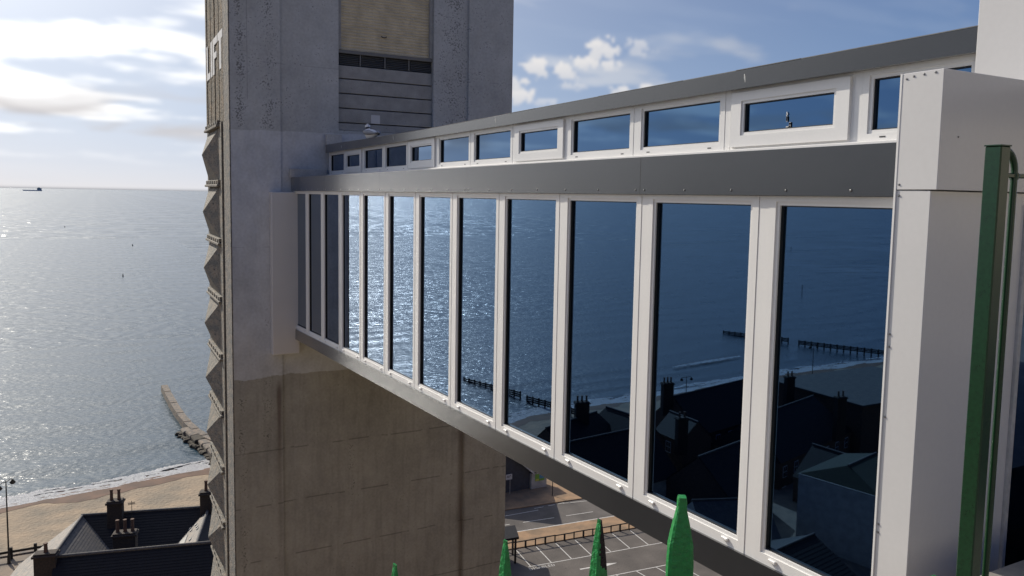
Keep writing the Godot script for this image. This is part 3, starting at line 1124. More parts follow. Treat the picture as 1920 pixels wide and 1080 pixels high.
func strip(st: SurfaceTool, a: Vector2, b: Vector2, w: float, y: float) -> void:
	var d := (b - a).normalized()
	var n := Vector2(-d.y, d.x) * w / 2.0
	flat(st, [[a.x + n.x, a.y + n.y], [b.x + n.x, b.y + n.y], [b.x - n.x, b.y - n.y], [a.x - n.x, a.y - n.y]], y)

func marking(parent: Node3D, a: Vector2, b: Vector2, w: float) -> void:
	var st := new_st()
	strip(st, a, b, w, -38.984)
	var mi := part(parent, "painted_line", st, M.line_paint)
	mi.position = Vector3.ZERO

func build_car_park() -> void:
	var x0 := -6.0
	var x1 := 110.0
	var st := new_st()
	flat(st, [[20.0, 30.0], [x1, 30.0], [x1, skew(x1, 72.95)], [20.0, skew(20.0, 72.95)]], -38.992)
	var cp := structure("car_park", st, M.asphalt)
	st = new_st()
	box(st, 20.0, 20.2, -39.0, -38.9, 30.0, 74.0)
	part(cp, "kerb", st, M.stone_block).position = Vector3.ZERO
	st = new_st()
	for q in 1:
		hexa(st, [V(20, -39, skew(20, 72.97)), V(x1, -39, skew(x1, 72.97)), V(x1, -39, skew(x1, 76.7)), V(20, -39, skew(20, 76.7)), V(20, -38.89, skew(20, 72.97)), V(x1, -38.89, skew(x1, 72.97)), V(x1, -38.89, skew(x1, 76.7)), V(20, -38.89, skew(20, 76.7))])
	structure("pavement", st, M.paving)
	st = new_st()
	hexa(st, [V(20, -39, skew(20, 76.7)), V(x1, -39, skew(x1, 76.7)), V(x1, -39, skew(x1, 76.85)), V(20, -39, skew(20, 76.85)), V(20, -38.885, skew(20, 76.7)), V(x1, -38.885, skew(x1, 76.7)), V(x1, -38.885, skew(x1, 76.85)), V(20, -38.885, skew(20, 76.85))])
	structure("kerb", st, M.line_paint)
	st = new_st()
	flat(st, [[20.0, skew(20, 76.86)], [x1, skew(x1, 76.86)], [x1, skew(x1, 83.2)], [20.0, skew(20, 83.2)]], -38.993)
	var road := structure("road", st, M.road)
	st = new_st()
	hexa(st, [V(20, -39, skew(20, 83.2)), V(x1, -39, skew(x1, 83.2)), V(x1, -39, 94.9), V(20, -39, 94.9), V(20, -38.89, skew(20, 83.2)), V(x1, -38.89, skew(x1, 83.2)), V(x1, -38.89, 94.9), V(20, -38.89, 94.9)])
	structure("pavement", st, M.paving)
	# bays along the rail
	for i in range(-4, 16):
		var x := 42.45 + 2.42 * i
		marking(cp, Vector2(x + 0.05, skew(x, 72.7)), Vector2(x - 0.40, skew(x, 68.55)), 0.11)
	marking(cp, Vector2(39.35, 68.85), Vector2(78.0, skew(78.0, 68.5)), 0.11)
	# second row
	marking(cp, Vector2(40.0, skew(40, 63.75)), Vector2(80.0, skew(80, 63.75)), 0.11)
	for i in range(-3, 14):
		var x := 46.7 + 2.42 * i
		marking(cp, Vector2(x, skew(x, 63.7)), Vector2(x + 0.5, skew(x, 59.4)), 0.11)
	# arrow
	marking(cp, Vector2(44.0, skew(44, 66.15)), Vector2(46.6, skew(46.6, 66.1)), 0.20)
	st = new_st()
	flat(st, [[46.6, skew(46.6, 66.5)], [48.4, skew(48.4, 66.05)], [46.6, skew(46.6, 65.7)]], -38.984)
	part(cp, "arrow_head", st, M.line_paint).position = Vector3.ZERO
	# the word on the tarmac, read from the cliff
	var tm := TextMesh.new()
	tm.text = "DISABLED"
	tm.font = SystemFont.new()
	tm.font.font_names = PackedStringArray(["Droid Sans"])
	tm.font_size = 64
	tm.pixel_size = 0.0105
	tm.depth = 0.004
	tm.curve_step = 2.0
	var word := MeshInstance3D.new()
	word.name = "painted_word"
	word.mesh = tm
	word.material_override = M.line_paint
	cp.add_child(word)
	word.transform = Transform3D(Basis(Vector3.UP, atan(-0.094)) * Basis(Vector3.RIGHT, -PI / 2.0), V(40.65, -38.985, 68.2))
	# road markings
	marking(road, Vector2(44.3, 79.0), Vector2(48.4, 78.55), 0.11)
	marking(road, Vector2(50.0, 78.4), Vector2(53.7, 78.0), 0.11)
	marking(road, Vector2(38.5, 79.6), Vector2(42.6, 79.2), 0.11)
	marking(road, Vector2(55.6, 77.8), Vector2(59.6, 77.4), 0.11)
	marking(road, Vector2(40.0, 81.7), Vector2(47.8, 81.4), 0.10)
	for q: Array in [[47.6, 48.9], [49.6, 50.6], [51.1, 52.0]]:
		marking(road, Vector2(q[0], 82.05 - 0.02 * (q[0] - 47.6)), Vector2(q[1], 82.0), 0.09)
	marking(road, Vector2(51.7, 81.9), Vector2(57.5, 80.75), 0.10)
	# knee rail along the bays
	var r := thing("knee_rail", "low brown timber knee rail along the car park bays", "railing", V(50, -39, skew(50, 73.0)))
	for i in range(-4, 14):
		for h in 2:
			var x := 42.5 + 2.41 * i + 1.205 * h
			st = new_st()
			var z := skew(x, 72.85)
			box(st, x - (0.06 if h == 0 else 0.10), x + (0.06 if h == 0 else 0.10), -39.0, -38.08 if h == 0 else -38.16, z - 0.06, z + 0.06, 0.01)
			part(r, "post", st, M.dark_timber)
	for i in range(-4, 13):
		var a := 42.5 + 2.41 * i
		var b := a + 2.40
		st = new_st()
		var y := -38.12 if posmod(i, 2) == 0 else -38.16
		hexa(st, [V(a, y - 0.06, skew(a, 72.78)), V(b, y - 0.06, skew(b, 72.78)), V(b, y - 0.06, skew(b, 72.88)), V(a, y - 0.06, skew(a, 72.88)), V(a, y + 0.04, skew(a, 72.78)), V(b, y + 0.04, skew(b, 72.78)), V(b, y + 0.04, skew(b, 72.88)), V(a, y + 0.04, skew(a, 72.88))])
		part(r, "rail", st, M.dark_timber)
	# ticket shelter with a dark roof
	var s := thing("ticket_shelter", "small open shelter with a dark slab roof beside the bays", "shelter", V(37.6, -39, 71.2))
	st = new_st()
	hexa(st, [V(34.2, -36.25, 70.3), V(38.75, -36.25, 69.9), V(39.55, -36.05, 72.3), V(34.4, -36.05, 72.8), V(34.2, -36.0, 70.3), V(38.75, -36.0, 69.9), V(39.55, -35.8, 72.3), V(34.4, -35.8, 72.8)])
	part(s, "roof", st, M.slate)
	for p: Array in [[34.8, 70.6], [38.5, 70.2], [39.2, 72.1], [34.8, 72.4]]:
		st = new_st()
		box(st, p[0] - 0.09, p[0] + 0.09, -39.0, -36.05, p[1] - 0.09, p[1] + 0.09, 0.01)
		part(s, "post", st, M.dark_timber)
	st = new_st()
	box(st, 35.0, 38.2, -39.0, -36.3, 71.9, 72.0)
	part(s, "back_panel", st, M.render_white)
	# seafront shed with a gable, its signs and the white kiosk
	var b := thing("beach_shed", "blue-grey seafront shed with a pitched roof behind the road", "shed", V(45, -39, 91))
	st = new_st()
	box(st, 38.7, 50.25, -39.0, -36.55, 88.0, 94.5)
	part(b, "wall", st, M.shed_blue)
	st = new_st()
	for z: float in [88.0, 94.5]:
		tri(st, V(38.7, -36.55, z), V(50.25, -36.55, z), V(44.4, -31.5, z), Vector3(0, 0, 1 if z < 90 else -1))
	part(b, "gable", st, M.shed_blue)
	for q: Array in [[38.3, -36.8, -1.0], [50.65, -36.8, 1.0]]:
		st = new_st()
		hexa(st, [V(q[0], q[1], 87.5), V(44.4, -31.4, 87.5), V(44.4, -31.4, 95.0), V(q[0], q[1], 95.0), V(q[0], q[1] + 0.12, 87.5), V(44.4, -31.28, 87.5), V(44.4, -31.28, 95.0), V(q[0], q[1] + 0.12, 95.0)])
		part(b, "roof", st, M.slate)
		st = new_st()
		hexa(st, [V(q[0], q[1] - 0.1, 87.42), V(44.4, -31.5, 87.42), V(44.4, -31.5, 87.49), V(q[0], q[1] - 0.1, 87.49), V(q[0], q[1] + 0.14, 87.42), V(44.4, -31.26, 87.42), V(44.4, -31.26, 87.49), V(q[0], q[1] + 0.14, 87.49)])
		part(b, "barge_board", st, M.white_paint)
	var kk := thing("poster_kiosk", "white kiosk with a green and blue poster beside the shed", "kiosk", V(51.4, -39, 88.6))
	st = new_st()
	box(st, 50.3, 52.65, -39.0, -36.75, 87.6, 89.8, 0.02)
	part(kk, "body", st, M.render_white)
	st = new_st()
	box(st, 50.2, 52.75, -36.75, -36.62, 87.5, 89.9, 0.02)
	part(kk, "roof", st, M.slate)
	for q: Array in [[50.85, 52.25, -37.9, -36.95, M.poster_green, 0.03], [51.5, 52.2, -37.6, -37.0, M.poster_blue, 0.045], [50.9, 51.4, -37.85, -37.62, M.poster_yellow, 0.045]]:
		st = new_st()
		box(st, q[0], q[1], q[2], q[3], 87.6 - q[5], 87.6)
		part(kk, "poster", st, q[4])
	var sg := thing("road_sign", "small white sign on a thin post before the shed", "sign", V(46.9, -39, 87.6))
	st = new_st()
	tube(st, [V(47.0, -39, 87.5), V(47.0, -36.4, 87.5)], [0.035, 0.035], 8)
	part(sg, "post", st, M.white_old)
	st = new_st()
	box(st, 46.35, 47.25, -36.95, -36.25, 87.40, 87.46)
	part(sg, "sign_board", st, M.white_paint)
	st = new_st()
	box(st, 46.5, 47.1, -36.50, -36.42, 87.39, 87.40)
	box(st, 46.5, 46.9, -36.66, -36.60, 87.39, 87.40)
	part(sg, "sign_print", st, M.iron)
	var bp := thing("marker_post", "thin dark post on the pavement corner before the kiosk", "post", V(51.7, -39, 84.5))
	st = new_st()
	tube(st, [V(51.7, -39, 84.5), V(51.7, -36.6, 84.5)], [0.06, 0.05], 8)
	part(bp, "shaft", st, M.iron)

# ------------------------------------------------------------------ houses
func roof_slope(st: SurfaceTool, e0: Vector3, e1: Vector3, r0: Vector3, r1: Vector3, out: Vector3, courses: int) -> void:
	# stepped courses from the eave (e0-e1) to the ridge (r0-r1)
	var n := (e1 - e0).cross(r0 - e0).normalized()
	if n.dot(out) < 0:
		n = -n
	for c in courses:
		var t0 := float(c) / courses
		var t1 := float(c + 1) / courses
		var a := e0.lerp(r0, t0)
		var b := e1.lerp(r1, t0)
		var d := e0.lerp(r0, t1)
		var f := e1.lerp(r1, t1)
		quad(st, a + n * 0.022, b + n * 0.022, f, d, n)
		quad(st, a, b, b + n * 0.022, a + n * 0.022, (a - d).normalized())

func chimney(h: Node3D, x: float, z: float, y0: float, y1: float, w: float, d: float, pots: int, turn: float, pot_h := 0.8) -> void:
	var b := Basis(Vector3.UP, turn)
	var st := new_st()
	cbox(st, V(x, (y0 + y1) / 2.0, z), b, Vector3(w / 2.0, (y1 - y0) / 2.0, d / 2.0), 0.02)
	var c := part(h, "chimney", st, M.chimney_brick)
	st = new_st()
	cbox(st, V(x, y1 + 0.09, z), b, Vector3(w / 2.0 + 0.12, 0.09, d / 2.0 + 0.12), 0.03)
	cbox(st, V(x, y1 + 0.24, z), b, Vector3(w / 2.0 + 0.02, 0.06, d / 2.0 + 0.02), 0.03)
	part(c, "chimney_cap", st, M.chimney_brick)
	for i in pots:
		var off := b * Vector3((i - (pots - 1) / 2.0) * (w / maxf(pots, 1.0)), 0, 0)
		var p := V(x, y1 + 0.3, z) + off
		st = new_st()
		tube(st, [p, p + Vector3(0, 0.1, 0), p + Vector3(0, pot_h * 0.85, 0), p + Vector3(0, pot_h * 0.88, 0), p + Vector3(0, pot_h, 0)], [0.17, 0.15, 0.125, 0.16, 0.15], 10)
		part(c, "chimney_pot", st, M.pot_clay)

# a pitched wing: ridge from a to b, half width w, hip setbacks ha and hb (0 is a gable)
func wing(h: Node3D, a: Vector2, b: Vector2, w: float, yr: float, ye: float, ha: float, hb: float, ml: Material, mr: Material, wall: Material, courses := 26, ground := -39.0) -> void:
	var d := (b - a).normalized()
	var n := Vector2(-d.y, d.x)      # left of a->b
	var ea := a - d * ha
	var eb := b + d * hb
	var o := 0.25
	var P := func(q: Vector2, y: float) -> Vector3: return V(q.x, y, q.y)
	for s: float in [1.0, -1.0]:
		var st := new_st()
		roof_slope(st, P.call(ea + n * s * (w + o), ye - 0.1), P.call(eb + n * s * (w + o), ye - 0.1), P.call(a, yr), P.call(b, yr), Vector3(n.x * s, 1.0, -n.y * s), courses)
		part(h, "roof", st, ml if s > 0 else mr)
	for e: Array in [[a, ea, ha, -1.0], [b, eb, hb, 1.0]]:
		var p: Vector2 = e[0]
		var q: Vector2 = e[1]
		var st := new_st()
		if e[2] > 0.1:
			roof_slope(st, P.call(q + n * (w + o), ye - 0.1), P.call(q - n * (w + o), ye - 0.1), P.call(p, yr), P.call(p, yr), Vector3(d.x * e[3], 1.0, -d.y * e[3]), courses)
			part(h, "roof", st, ml)
		else:
			tri(st, P.call(q + n * w, ye), P.call(q - n * w, ye), P.call(p, yr - 0.12), Vector3(d.x * e[3], 0, -d.y * e[3]))
			part(h, "gable", st, wall)
	var st := new_st()
	tube(st, [P.call(a - d * 0.1, yr + 0.02), P.call(b + d * 0.1, yr + 0.02)], [0.13, 0.13], 8)
	part(h, "ridge", st, M.grey_tile)
	st = new_st()
	var c := []
	for y: float in [ground, ye]:
		for q: Vector2 in [ea + n * w, eb + n * w, eb - n * w, ea - n * w]:
			c.append(P.call(q, y))
	hexa(st, c)
	part(h, "wall", st, wall)
	# windows on the wall that faces the cliff
	var sgn := -1.0 if -n.y < 0 else 1.0
	var len := (eb - ea).length()
	var cnt := maxi(1, int(len / 3.2))
	for lv in 2:
		for i in cnt:
			var along := ea + d * (len * (i + 0.5) / cnt) + n * (-w if n.y > 0 else w)
			var wh := holder(h, "window")
			st = new_st()
			var bs := Basis(Vector3(d.x, 0, -d.y), Vector3.UP, Vector3(d.x, 0, -d.y).cross(Vector3.UP))
			var y := ye - 1.6 - 2.9 * lv
			cbox(st, P.call(along, y), bs, Vector3(0.55, 0.8, 0.06))
			part(wh, "frame", st, M.white_paint)
			st = new_st()
			for sx: float in [-1.0, 1.0]:
				for sy: float in [-1.0, 1.0]:
					cbox(st, P.call(along, y) + bs * Vector3(sx * 0.25, sy * 0.37, 0), bs, Vector3(0.21, 0.32, 0.075))
			part(wh, "pane", st, M.window_glass)

func build_town() -> void:
	var a := -14.0 * PI / 180.0
	var ex := Vector2(cos(a), sin(a))       # along the seafront
	var ez := Vector2(-sin(a), cos(a)) * -1.0    # towards the cliff
	# the two houses under the tower's left side
	var h := thing("slate_house", "near house with a wide dark slate roof below the lift tower", "house", V(2, -39, 62))
	wing(h, Vector2(-3.4, 66.7), Vector2(11.0, 63.4), 5.2, -28.0, -33.2, 0.0, 0.0, M.slate, M.slate, M.render_white, 32)
	chimney(h, -4.0, 66.6, -31.5, -27.75, 1.5, 0.8, 1, a, 0.7)
	h = thing("u_shaped_house", "seafront house with wings coloured pale for sun glare and a dark valley roof", "house", V(3, -39, 77))
	var p1 := Vector2(-1.8, 79.8)
	var p2 := Vector2(8.2, 77.1)
	wing(h, p1, p2, 5.2, -30.0, -34.4, 3.2, 3.2, M.sunlit_tile, M.slate, M.render_white)
	wing(h, p1 + ez * 0.1, p1 + ez * 11.0, 5.0, -30.03, -34.0, 0.0, 0.0, M.grey_tile, M.sunlit_tile, M.render_white)  # slope tones follow the sun: pale towards it, grey aside, slate away
	wing(h, p2 + ez * 0.1 + ex * 0.6, p2 + ez * 10.0 + ex * 0.6, 4.4, -30.06, -34.2, 0.0, 0.0, M.slate, M.sunlit_tile, M.render_white)
	chimney(h, 0.9, 78.3, -33.0, -28.75, 1.25, 0.9, 2, a, 1.0)
	chimney(h, 1.5, 71.6, -34.0, -29.2, 1.75, 0.95, 3, a, 1.05)
	chimney(h, 8.5, 76.4, -33.0, -28.5, 1.0, 0.9, 1, a, 1.0)
	# a flat light and a row of patch slates on the slope coloured pale for the sun
	var sk := holder(h, "skylight")
	var st := new_st()
	var u3 := Vector3(ez.x, 0, -ez.y)
	var slope := (Vector3(-ex.x, 0, ex.y) * 4.65 + Vector3(0, -4.24, 0)).normalized()
	var nb := Basis(u3, slope, u3.cross(slope))
	var rp := V(p2.x + ex.x * 0.6, -30.06, p2.y + ex.y * 0.6)
	cbox(st, rp + u3 * 4.6 + slope * 2.3, nb, Vector3(1.5, 0.42, 0.10), 0.02)
	part(sk, "skylight_kerb", st, M.render_white)
	for q: Array in [[2.2, 1.1], [3.1, 0.8], [3.9, 0.6], [1.7, 1.9], [2.6, 1.6], [5.2, 1.2]]:
		st = new_st()
		cbox(st, rp + u3 * q[0] + slope * q[1], nb, Vector3(0.16, 0.12, 0.09))
		part(h, "patch_slate", st, M.render_white)
	var ar := thing("roof_aerial", "thin television aerial standing on the valley roof", "aerial", V(2.8, -31.0, 76.0))
	st = new_st()
	tube(st, [V(2.2, -31.6, 77.0), V(2.2, -28.3, 77.0)], [0.03, 0.025], 6)
	part(ar, "mast", st, M.iron)
	st = new_st()
	for k in 5:
		tube(st, [V(1.9, -28.5 - 0.02 * k, 76.6 + 0.18 * k), V(2.5, -28.5 - 0.02 * k, 76.6 + 0.18 * k)], [0.015, 0.015], 5)
	part(ar, "antenna", st, M.iron)
	# the rest of the seafront row, which the tall windows mirror
	h = thing("ridge_house", "slate-roofed house with a stout chimney next to the beach lamp", "house", V(-50, -39, 85))
	wing(h, Vector2(-44.0, 85.2), Vector2(-54.5, 89.0), 4.6, -30.0, -34.5, 0.0, 2.5, M.slate, M.slate, M.brick_wall)
	wing(h, Vector2(-57.3, 90.5), Vector2(-58.5, 83.0), 3.6, -30.0, -33.6, 2.0, 0.0, M.slate, M.grey_tile, M.brick_wall)
	chimney(h, -51.1, 87.6, -33.0, -28.1, 1.9, 1.0, 3, 0.3, 0.8)
	h = thing("broad_slate_house", "broad house with a long black slate roof and pale valley edge", "house", V(-47, -39, 74))
	wing(h, Vector2(-43.0, 79.0), Vector2(-57.0, 80.6), 5.4, -30.0, -35.0, 0.0, 0.0, M.slate, M.slate, M.render_white, 32)
	wing(h, Vector2(-41.5, 76.5), Vector2(-41.8, 67.5), 4.2, -31.0, -34.5, 1.5, 1.5, M.grey_tile, M.slate, M.render_white)
	chimney(h, -61.1, 79.1, -34.0, -29.2, 1.5, 0.9, 2, 0.2, 0.7)
	h = thing("long_terrace_house", "long low house with a grey slate roof behind the twin-armed lamp", "house", V(-80, -39, 93))
	wing(h, Vector2(-70.0, 91.6), Vector2(-90.0, 95.8), 5.0, -30.0, -34.8, 0.0, 2.0, M.slate, M.slate, M.brick_wall, 32)
	chimney(h, -69.3, 92.2, -33.0, -28.2, 1.7, 1.0, 3, 0.2, 0.8)
	wing(h, Vector2(-66.5, 88.0), Vector2(-66.5, 82.0), 2.6, -31.0, -33.5, 0.0, 0.0, M.slate, M.grey_tile, M.brick_wall)
	h = thing("gabled_house", "tall gabled house with a plain slate roof between the broad house and the green roof", "house", V(-63, -39, 70))
	wing(h, Vector2(-56.5, 70.5), Vector2(-66.0, 73.0), 4.6, -31.0, -35.2, 0.0, 0.0, M.slate, M.slate, M.brick_wall)
	wing(h, Vector2(-50.0, 64.0), Vector2(-58.0, 61.0), 4.0, -33.0, -35.8, 0.0, 0.0, M.grey_tile, M.slate, M.render_white)
	h = thing("chimney_house", "dark slate house carrying two chimneys beside the flat-roofed hall", "house", V(-82, -39, 82))
	wing(h, Vector2(-74.0, 79.0), Vector2(-92.0, 84.0), 5.4, -30.5, -35.2, 2.0, 2.0, M.slate, M.slate, M.brick_wall, 18)
	chimney(h, -91.8, 88.6, -34.0, -28.6, 1.5, 0.9, 2, 0.2, 0.8)
	chimney(h, -88.8, 76.3, -35.0, -28.7, 1.6, 0.9, 2, 0.2, 0.8)
	wing(h, Vector2(-76.0, 70.0), Vector2(-77.0, 60.0), 3.8, -32.0, -35.5, 0.0, 0.0, M.slate, M.grey_tile, M.brick_wall)
	h = thing("flat_roofed_hall", "wide hall with a weathered flat grey roof by the promenade", "hall", V(-106, -39, 86))
	st = new_st()
	box(st, -122.0, -96.0, -39.0, -31.2, 78.0, 96.0)
	part(h, "wall", st, M.brick_wall)
	st = new_st()
	box(st, -122.4, -95.6, -31.2, -30.9, 77.6, 96.4, 0.03)
	part(h, "roof", st, M.flat_roof)
	h = thing("green_roofed_house", "pale rendered house with a mossy green hipped roof and tall walls", "house", V(-67, -39, 54))
	wing(h, Vector2(-66.5, 57.0), Vector2(-73.0, 58.5), 4.6, -29.3, -31.0, 2.4, 2.4, M.green_roof, M.green_roof, M.render_white)
	h = thing("low_terrace", "low white-walled terrace with a grey roof under the cliff", "house", V(-50, -39, 48))
	wing(h, Vector2(-40.0, 50.0), Vector2(-56.0, 52.5), 5.0, -33.4, -36.0, 0.0, 0.0, M.slate, M.flat_roof, M.render_white, 14)
	h = thing("boarding_house", "large dark boarding house with paired gables near the beach wall", "house", V(-128, -39, 84))
	wing(h, Vector2(-126.0, 80.0), Vector2(-146.0, 84.0), 5.4, -29.5, -34.5, 0.0, 0.0, M.slate, M.slate, M.render_white)
	chimney(h, -132.0, 81.0, -33.0, -28.0, 1.6, 0.9, 3, 0.2, 0.8)

	# unseen hotels added behind the path; their sunlit fronts light the tower's shaded side
	for q: Array in [["added unseen cream hotel with a slate roof facing the footbridge", 2.0, 26.0], ["added unseen cream hotel with a slate roof beyond the path bend", -34.0, -10.0], ["added unseen wide cream hotel with a slate roof past the entrance block", 34.0, 60.0]]:
		h = thing("added_hotel", q[0], "hotel", V((q[1] + q[2]) / 2.0, -1.6, -24), "unseen hotels added along the cliff top")
		wing(h, Vector2(q[1], -26.0), Vector2(q[2], -26.0), 6.0, 13.0, 9.0, 0.0, 0.0, M.slate, M.slate, M.hotel_cream, 12, -1.6)

# ------------------------------------------------------------------ seafront furniture, breakwaters and ships
func lamp(label: String, x: float, z: float, top: float, twin: bool, turn: float) -> void:
	var l := thing("promenade_lamp", label, "street lamp", V(x, -39, z), "promenade lamps")
	var st := new_st()
	tube(st, [V(x, -39, z), V(x, -38.2, z), V(x, -37.9, z), V(x, top - 0.4, z), V(x, top + 0.2, z)], [0.17, 0.15, 0.085, 0.06, 0.03], 10)
	part(l, "post", st, M.iron)
	var b := Basis(Vector3.UP, turn)
	for s: float in ([-1.0, 1.0] if twin else [1.0]):
		var o := V(x, top, z)
		st = new_st()
		tube(st, [o, o + b * Vector3(0.35 * s, 0.10, 0), o + b * Vector3(0.75 * s, 0.12, 0), o + b * Vector3(0.95 * s, -0.02, 0)], [0.045, 0.04, 0.035, 0.03], 8)
		part(l, "arm", st, M.iron)
		st = new_st()
		var c := o + b * Vector3(0.95 * s, 0, 0)
		tube(st, [c + Vector3(0, 0.02, 0), c + Vector3(0, -0.12, 0), c + Vector3(0, -0.34, 0), c + Vector3(0, -0.50, 0)], [0.05, 0.14, 0.30, 0.16], 12)
		part(l, "lantern", st, M.iron)

func groyne(label: String, a: Vector2, b: Vector2, ya: float, yb2: float) -> void:
	var g := thing("timber_groyne", label, "groyne", V((a.x + b.x) / 2.0, -44, (a.y + b.y) / 2.0), "timber groynes running into the sea")
	var n := int((b - a).length() / 1.9)
	for i in n + 1:
		var p := a.lerp(b, float(i) / n)
		var y := lerpf(ya, yb2, float(i) / n)
		var st := new_st()
		box(st, p.x - 0.14, p.x + 0.14, -45.0, y + 0.35, p.y - 0.14, p.y + 0.14, 0.02)
		part(g, "pile", st, M.dark_timber)
		if i < n:
			var q := a.lerp(b, float(i + 1) / n)
			var y2 := lerpf(ya, yb2, float(i + 1) / n)
			for k in 3:
				st = new_st()
				var d := 0.42 * k
				hexa(st, [V(p.x, y - d - 0.16, p.y - 0.06), V(q.x, y2 - d - 0.16, q.y - 0.06), V(q.x + 0.1, y2 - d - 0.16, q.y + 0.06), V(p.x + 0.1, y - d - 0.16, p.y + 0.06), V(p.x, y - d + 0.16, p.y - 0.06), V(q.x, y2 - d + 0.16, q.y - 0.06), V(q.x + 0.1, y2 - d + 0.16, q.y + 0.06), V(p.x + 0.1, y - d + 0.16, p.y + 0.06)])
				part(g, "plank", st, M.dark_timber)

func build_shore() -> void:
	# wet sand and surf along the water's edge
	var en := fnoise(81, 0.16, 4)
	var st := new_st()
	var x := -300.0
	var prev := []
	while x < 60.0:
		var s := shore(x)
		var inner := s - 5.0 - 3.2 * en.get_noise_2d(x * 0.5, 3.0)
		var y := func(z: float) -> float: return lerpf(-41.0, -43.0, (z - 95.6) / (s - 95.6)) + 0.03
		var cur := [V(x, y.call(inner), inner), V(x, -42.965, s + 0.6)]
		if prev:
			quad(st, prev[0], cur[0], cur[1], prev[1], Vector3.UP)
		prev = cur
		x += 0.7
	structure("wet_sand", st, M.wet_sand)
	# surf: ragged patches of foam
	st = new_st()
	x = -300.0
	while x < 60.0:
		var s := shore(x)
		for q in 9:
			var w := en.get_noise_2d(x * 0.8, q * 40.0)
			var zc := s - 2.4 + 0.5 * q + 1.5 * en.get_noise_2d(x * 0.45, 11.0)
			if w + (0.34 if q < 5 else 0.02) > 0.0:
				var l := 0.4 + 0.7 * rng.randf()
				var d := 0.16 + 0.34 * rng.randf()
				var y := maxf(lerpf(-41.0, -43.0, (zc - 95.6) / (s - 95.6)) + 0.05, -42.86)
				var jx := x + rng.randf_range(-0.3, 0.3)
				var pts := []
				for k in 7:
					var an := TAU * k / 7.0 + rng.randf() * 0.5
					pts.append([jx + l * cos(an) * rng.randf_range(0.7, 1.2), zc + d * sin(an) * rng.randf_range(0.7, 1.3)])
				flat(st, pts, y + 0.01 * rng.randf())
		x += 0.42
	structure("surf_foam", st, M.foam, "stuff")
	# one wave breaking further along the beach
	st = new_st()
	for i in 420:
		var u := rng.randf()
		var px := -122.0 - 26.0 * u
		var pz := 153.5 + 3.6 * u + rng.randf_range(-0.9, 0.9) * (1.0 - absf(u - 0.5))
		var pts := []
		var r := rng.randf_range(0.12, 0.4)
		for k in 6:
			var an := TAU * k / 6.0
			pts.append([px + r * 1.8 * cos(an), pz + r * 0.6 * sin(an)])
		flat(st, pts, -42.66 + rng.randf() * 0.05)
	structure("breaking_wave_foam", st, M.foam, "stuff")
	# curved stone breakwater and the weed-covered lower arm
	var bw := thing("stone_breakwater", "curved pale stone breakwater ending in the calm sea", "breakwater", V(13.5, -45, 155))
	var cl := [Vector2(11.8, 187.0), Vector2(12.0, 180.0), Vector2(12.45, 167.0), Vector2(13.05, 156.0), Vector2(13.9, 147.5), Vector2(15.1, 141.3), Vector2(17.0, 135.5), Vector2(20.0, 130.0), Vector2(25.0, 124.5), Vector2(31.0, 119.0)]
	for i in range(1, cl.size() - 2):
		for k in 4:
			var ends := []
			for w: float in [k / 4.0, (k + 1) / 4.0 - 0.006]:
				ends.append(cl[i].cubic_interpolate(cl[i + 1], cl[i - 1], cl[i + 2], w))
				var dd: Vector2 = (cl[i].cubic_interpolate(cl[i + 1], cl[i - 1], cl[i + 2], w + 0.02) - cl[i].cubic_interpolate(cl[i + 1], cl[i - 1], cl[i + 2], w - 0.02)).normalized()
				ends.append(Vector2(-dd.y, dd.x) * 0.62)
			var c := []
			var yt := -41.72 + 0.035 * ((i * 4 + k) % 3)
			for lv: Array in [[-46.0, 1.35], [yt, 1.0]]:
				for s: Array in [[0, 1.0], [2, 1.0], [2, -1.0], [0, -1.0]]:
					var q: Vector2 = ends[s[0]] + ends[s[0] + 1] * s[1] * lv[1]
					c.append(V(q.x, lv[0], q.y))
			st = new_st()
			hexa(st, c)
			part(bw, "stone_block", st, M.stone_block)
	var ba := thing("weedy_breakwater", "lower weed-covered arm of stones beside the curved breakwater", "breakwater", V(15, -45, 137))
	for i in 9:
		var u := i / 8.0
		var c := Vector2(13.3, 145.0).lerp(Vector2(16.9, 123.0), u) + Vector2(0.6 * sin(u * PI), 0)
		st = new_st()
		var b := Basis(Vector3.UP, 0.16 + rng.randf_range(-0.08, 0.08)) * Basis(Vector3.FORWARD, rng.randf_range(-0.10, 0.02)) * Basis(Vector3.RIGHT, rng.randf_range(-0.05, 0.05))
		cbox(st, V(c.x + rng.randf_range(-0.1, 0.1), -42.75 + rng.randf_range(-0.1, 0.12), c.y), b, Vector3(0.85 + 0.2 * rng.randf(), 1.0, 1.42), 0.16)
		part(ba, "stone", st, M.stone_block if i % 4 != 2 else M.weed_stone)
		for k in 3:
			st = new_st()
			cbox(st, V(c.x - 1.0 - 0.25 * rng.randf(), -43.15 + rng.randf_range(-0.15, 0.15), c.y + (k - 1) * 0.95), Basis(Vector3.UP, rng.randf_range(-0.6, 0.6)) * b, Vector3(0.35 + 0.35 * rng.randf(), 0.6, 0.45 + 0.2 * rng.randf()), 0.2)
			part(ba, "stone", st, M.weed_stone)
	groyne("timber groyne whose outer end starts off the lamp by the beach", Vector2(-67.8, 163.0), Vector2(-71.8, 142.5), -42.6, -41.7)
	groyne("close-boarded inner groyne that climbs the sand by the lamp", Vector2(-72.0, 140.0), Vector2(-76.0, 112.0), -42.0, -40.2)
	groyne("distant timber groyne standing out beyond the flat-roofed hall", Vector2(-171.0, 188.0), Vector2(-176.8, 166.0), -42.3, -41.4)
	groyne("distant groyne that meets the sand beyond the hall", Vector2(-178.0, 163.0), Vector2(-190.0, 118.0), -41.7, -40.0)
	lamp("black iron promenade lamp at the beach rail below the tower", -8.9, 93.2, -30.3, true, 1.0)
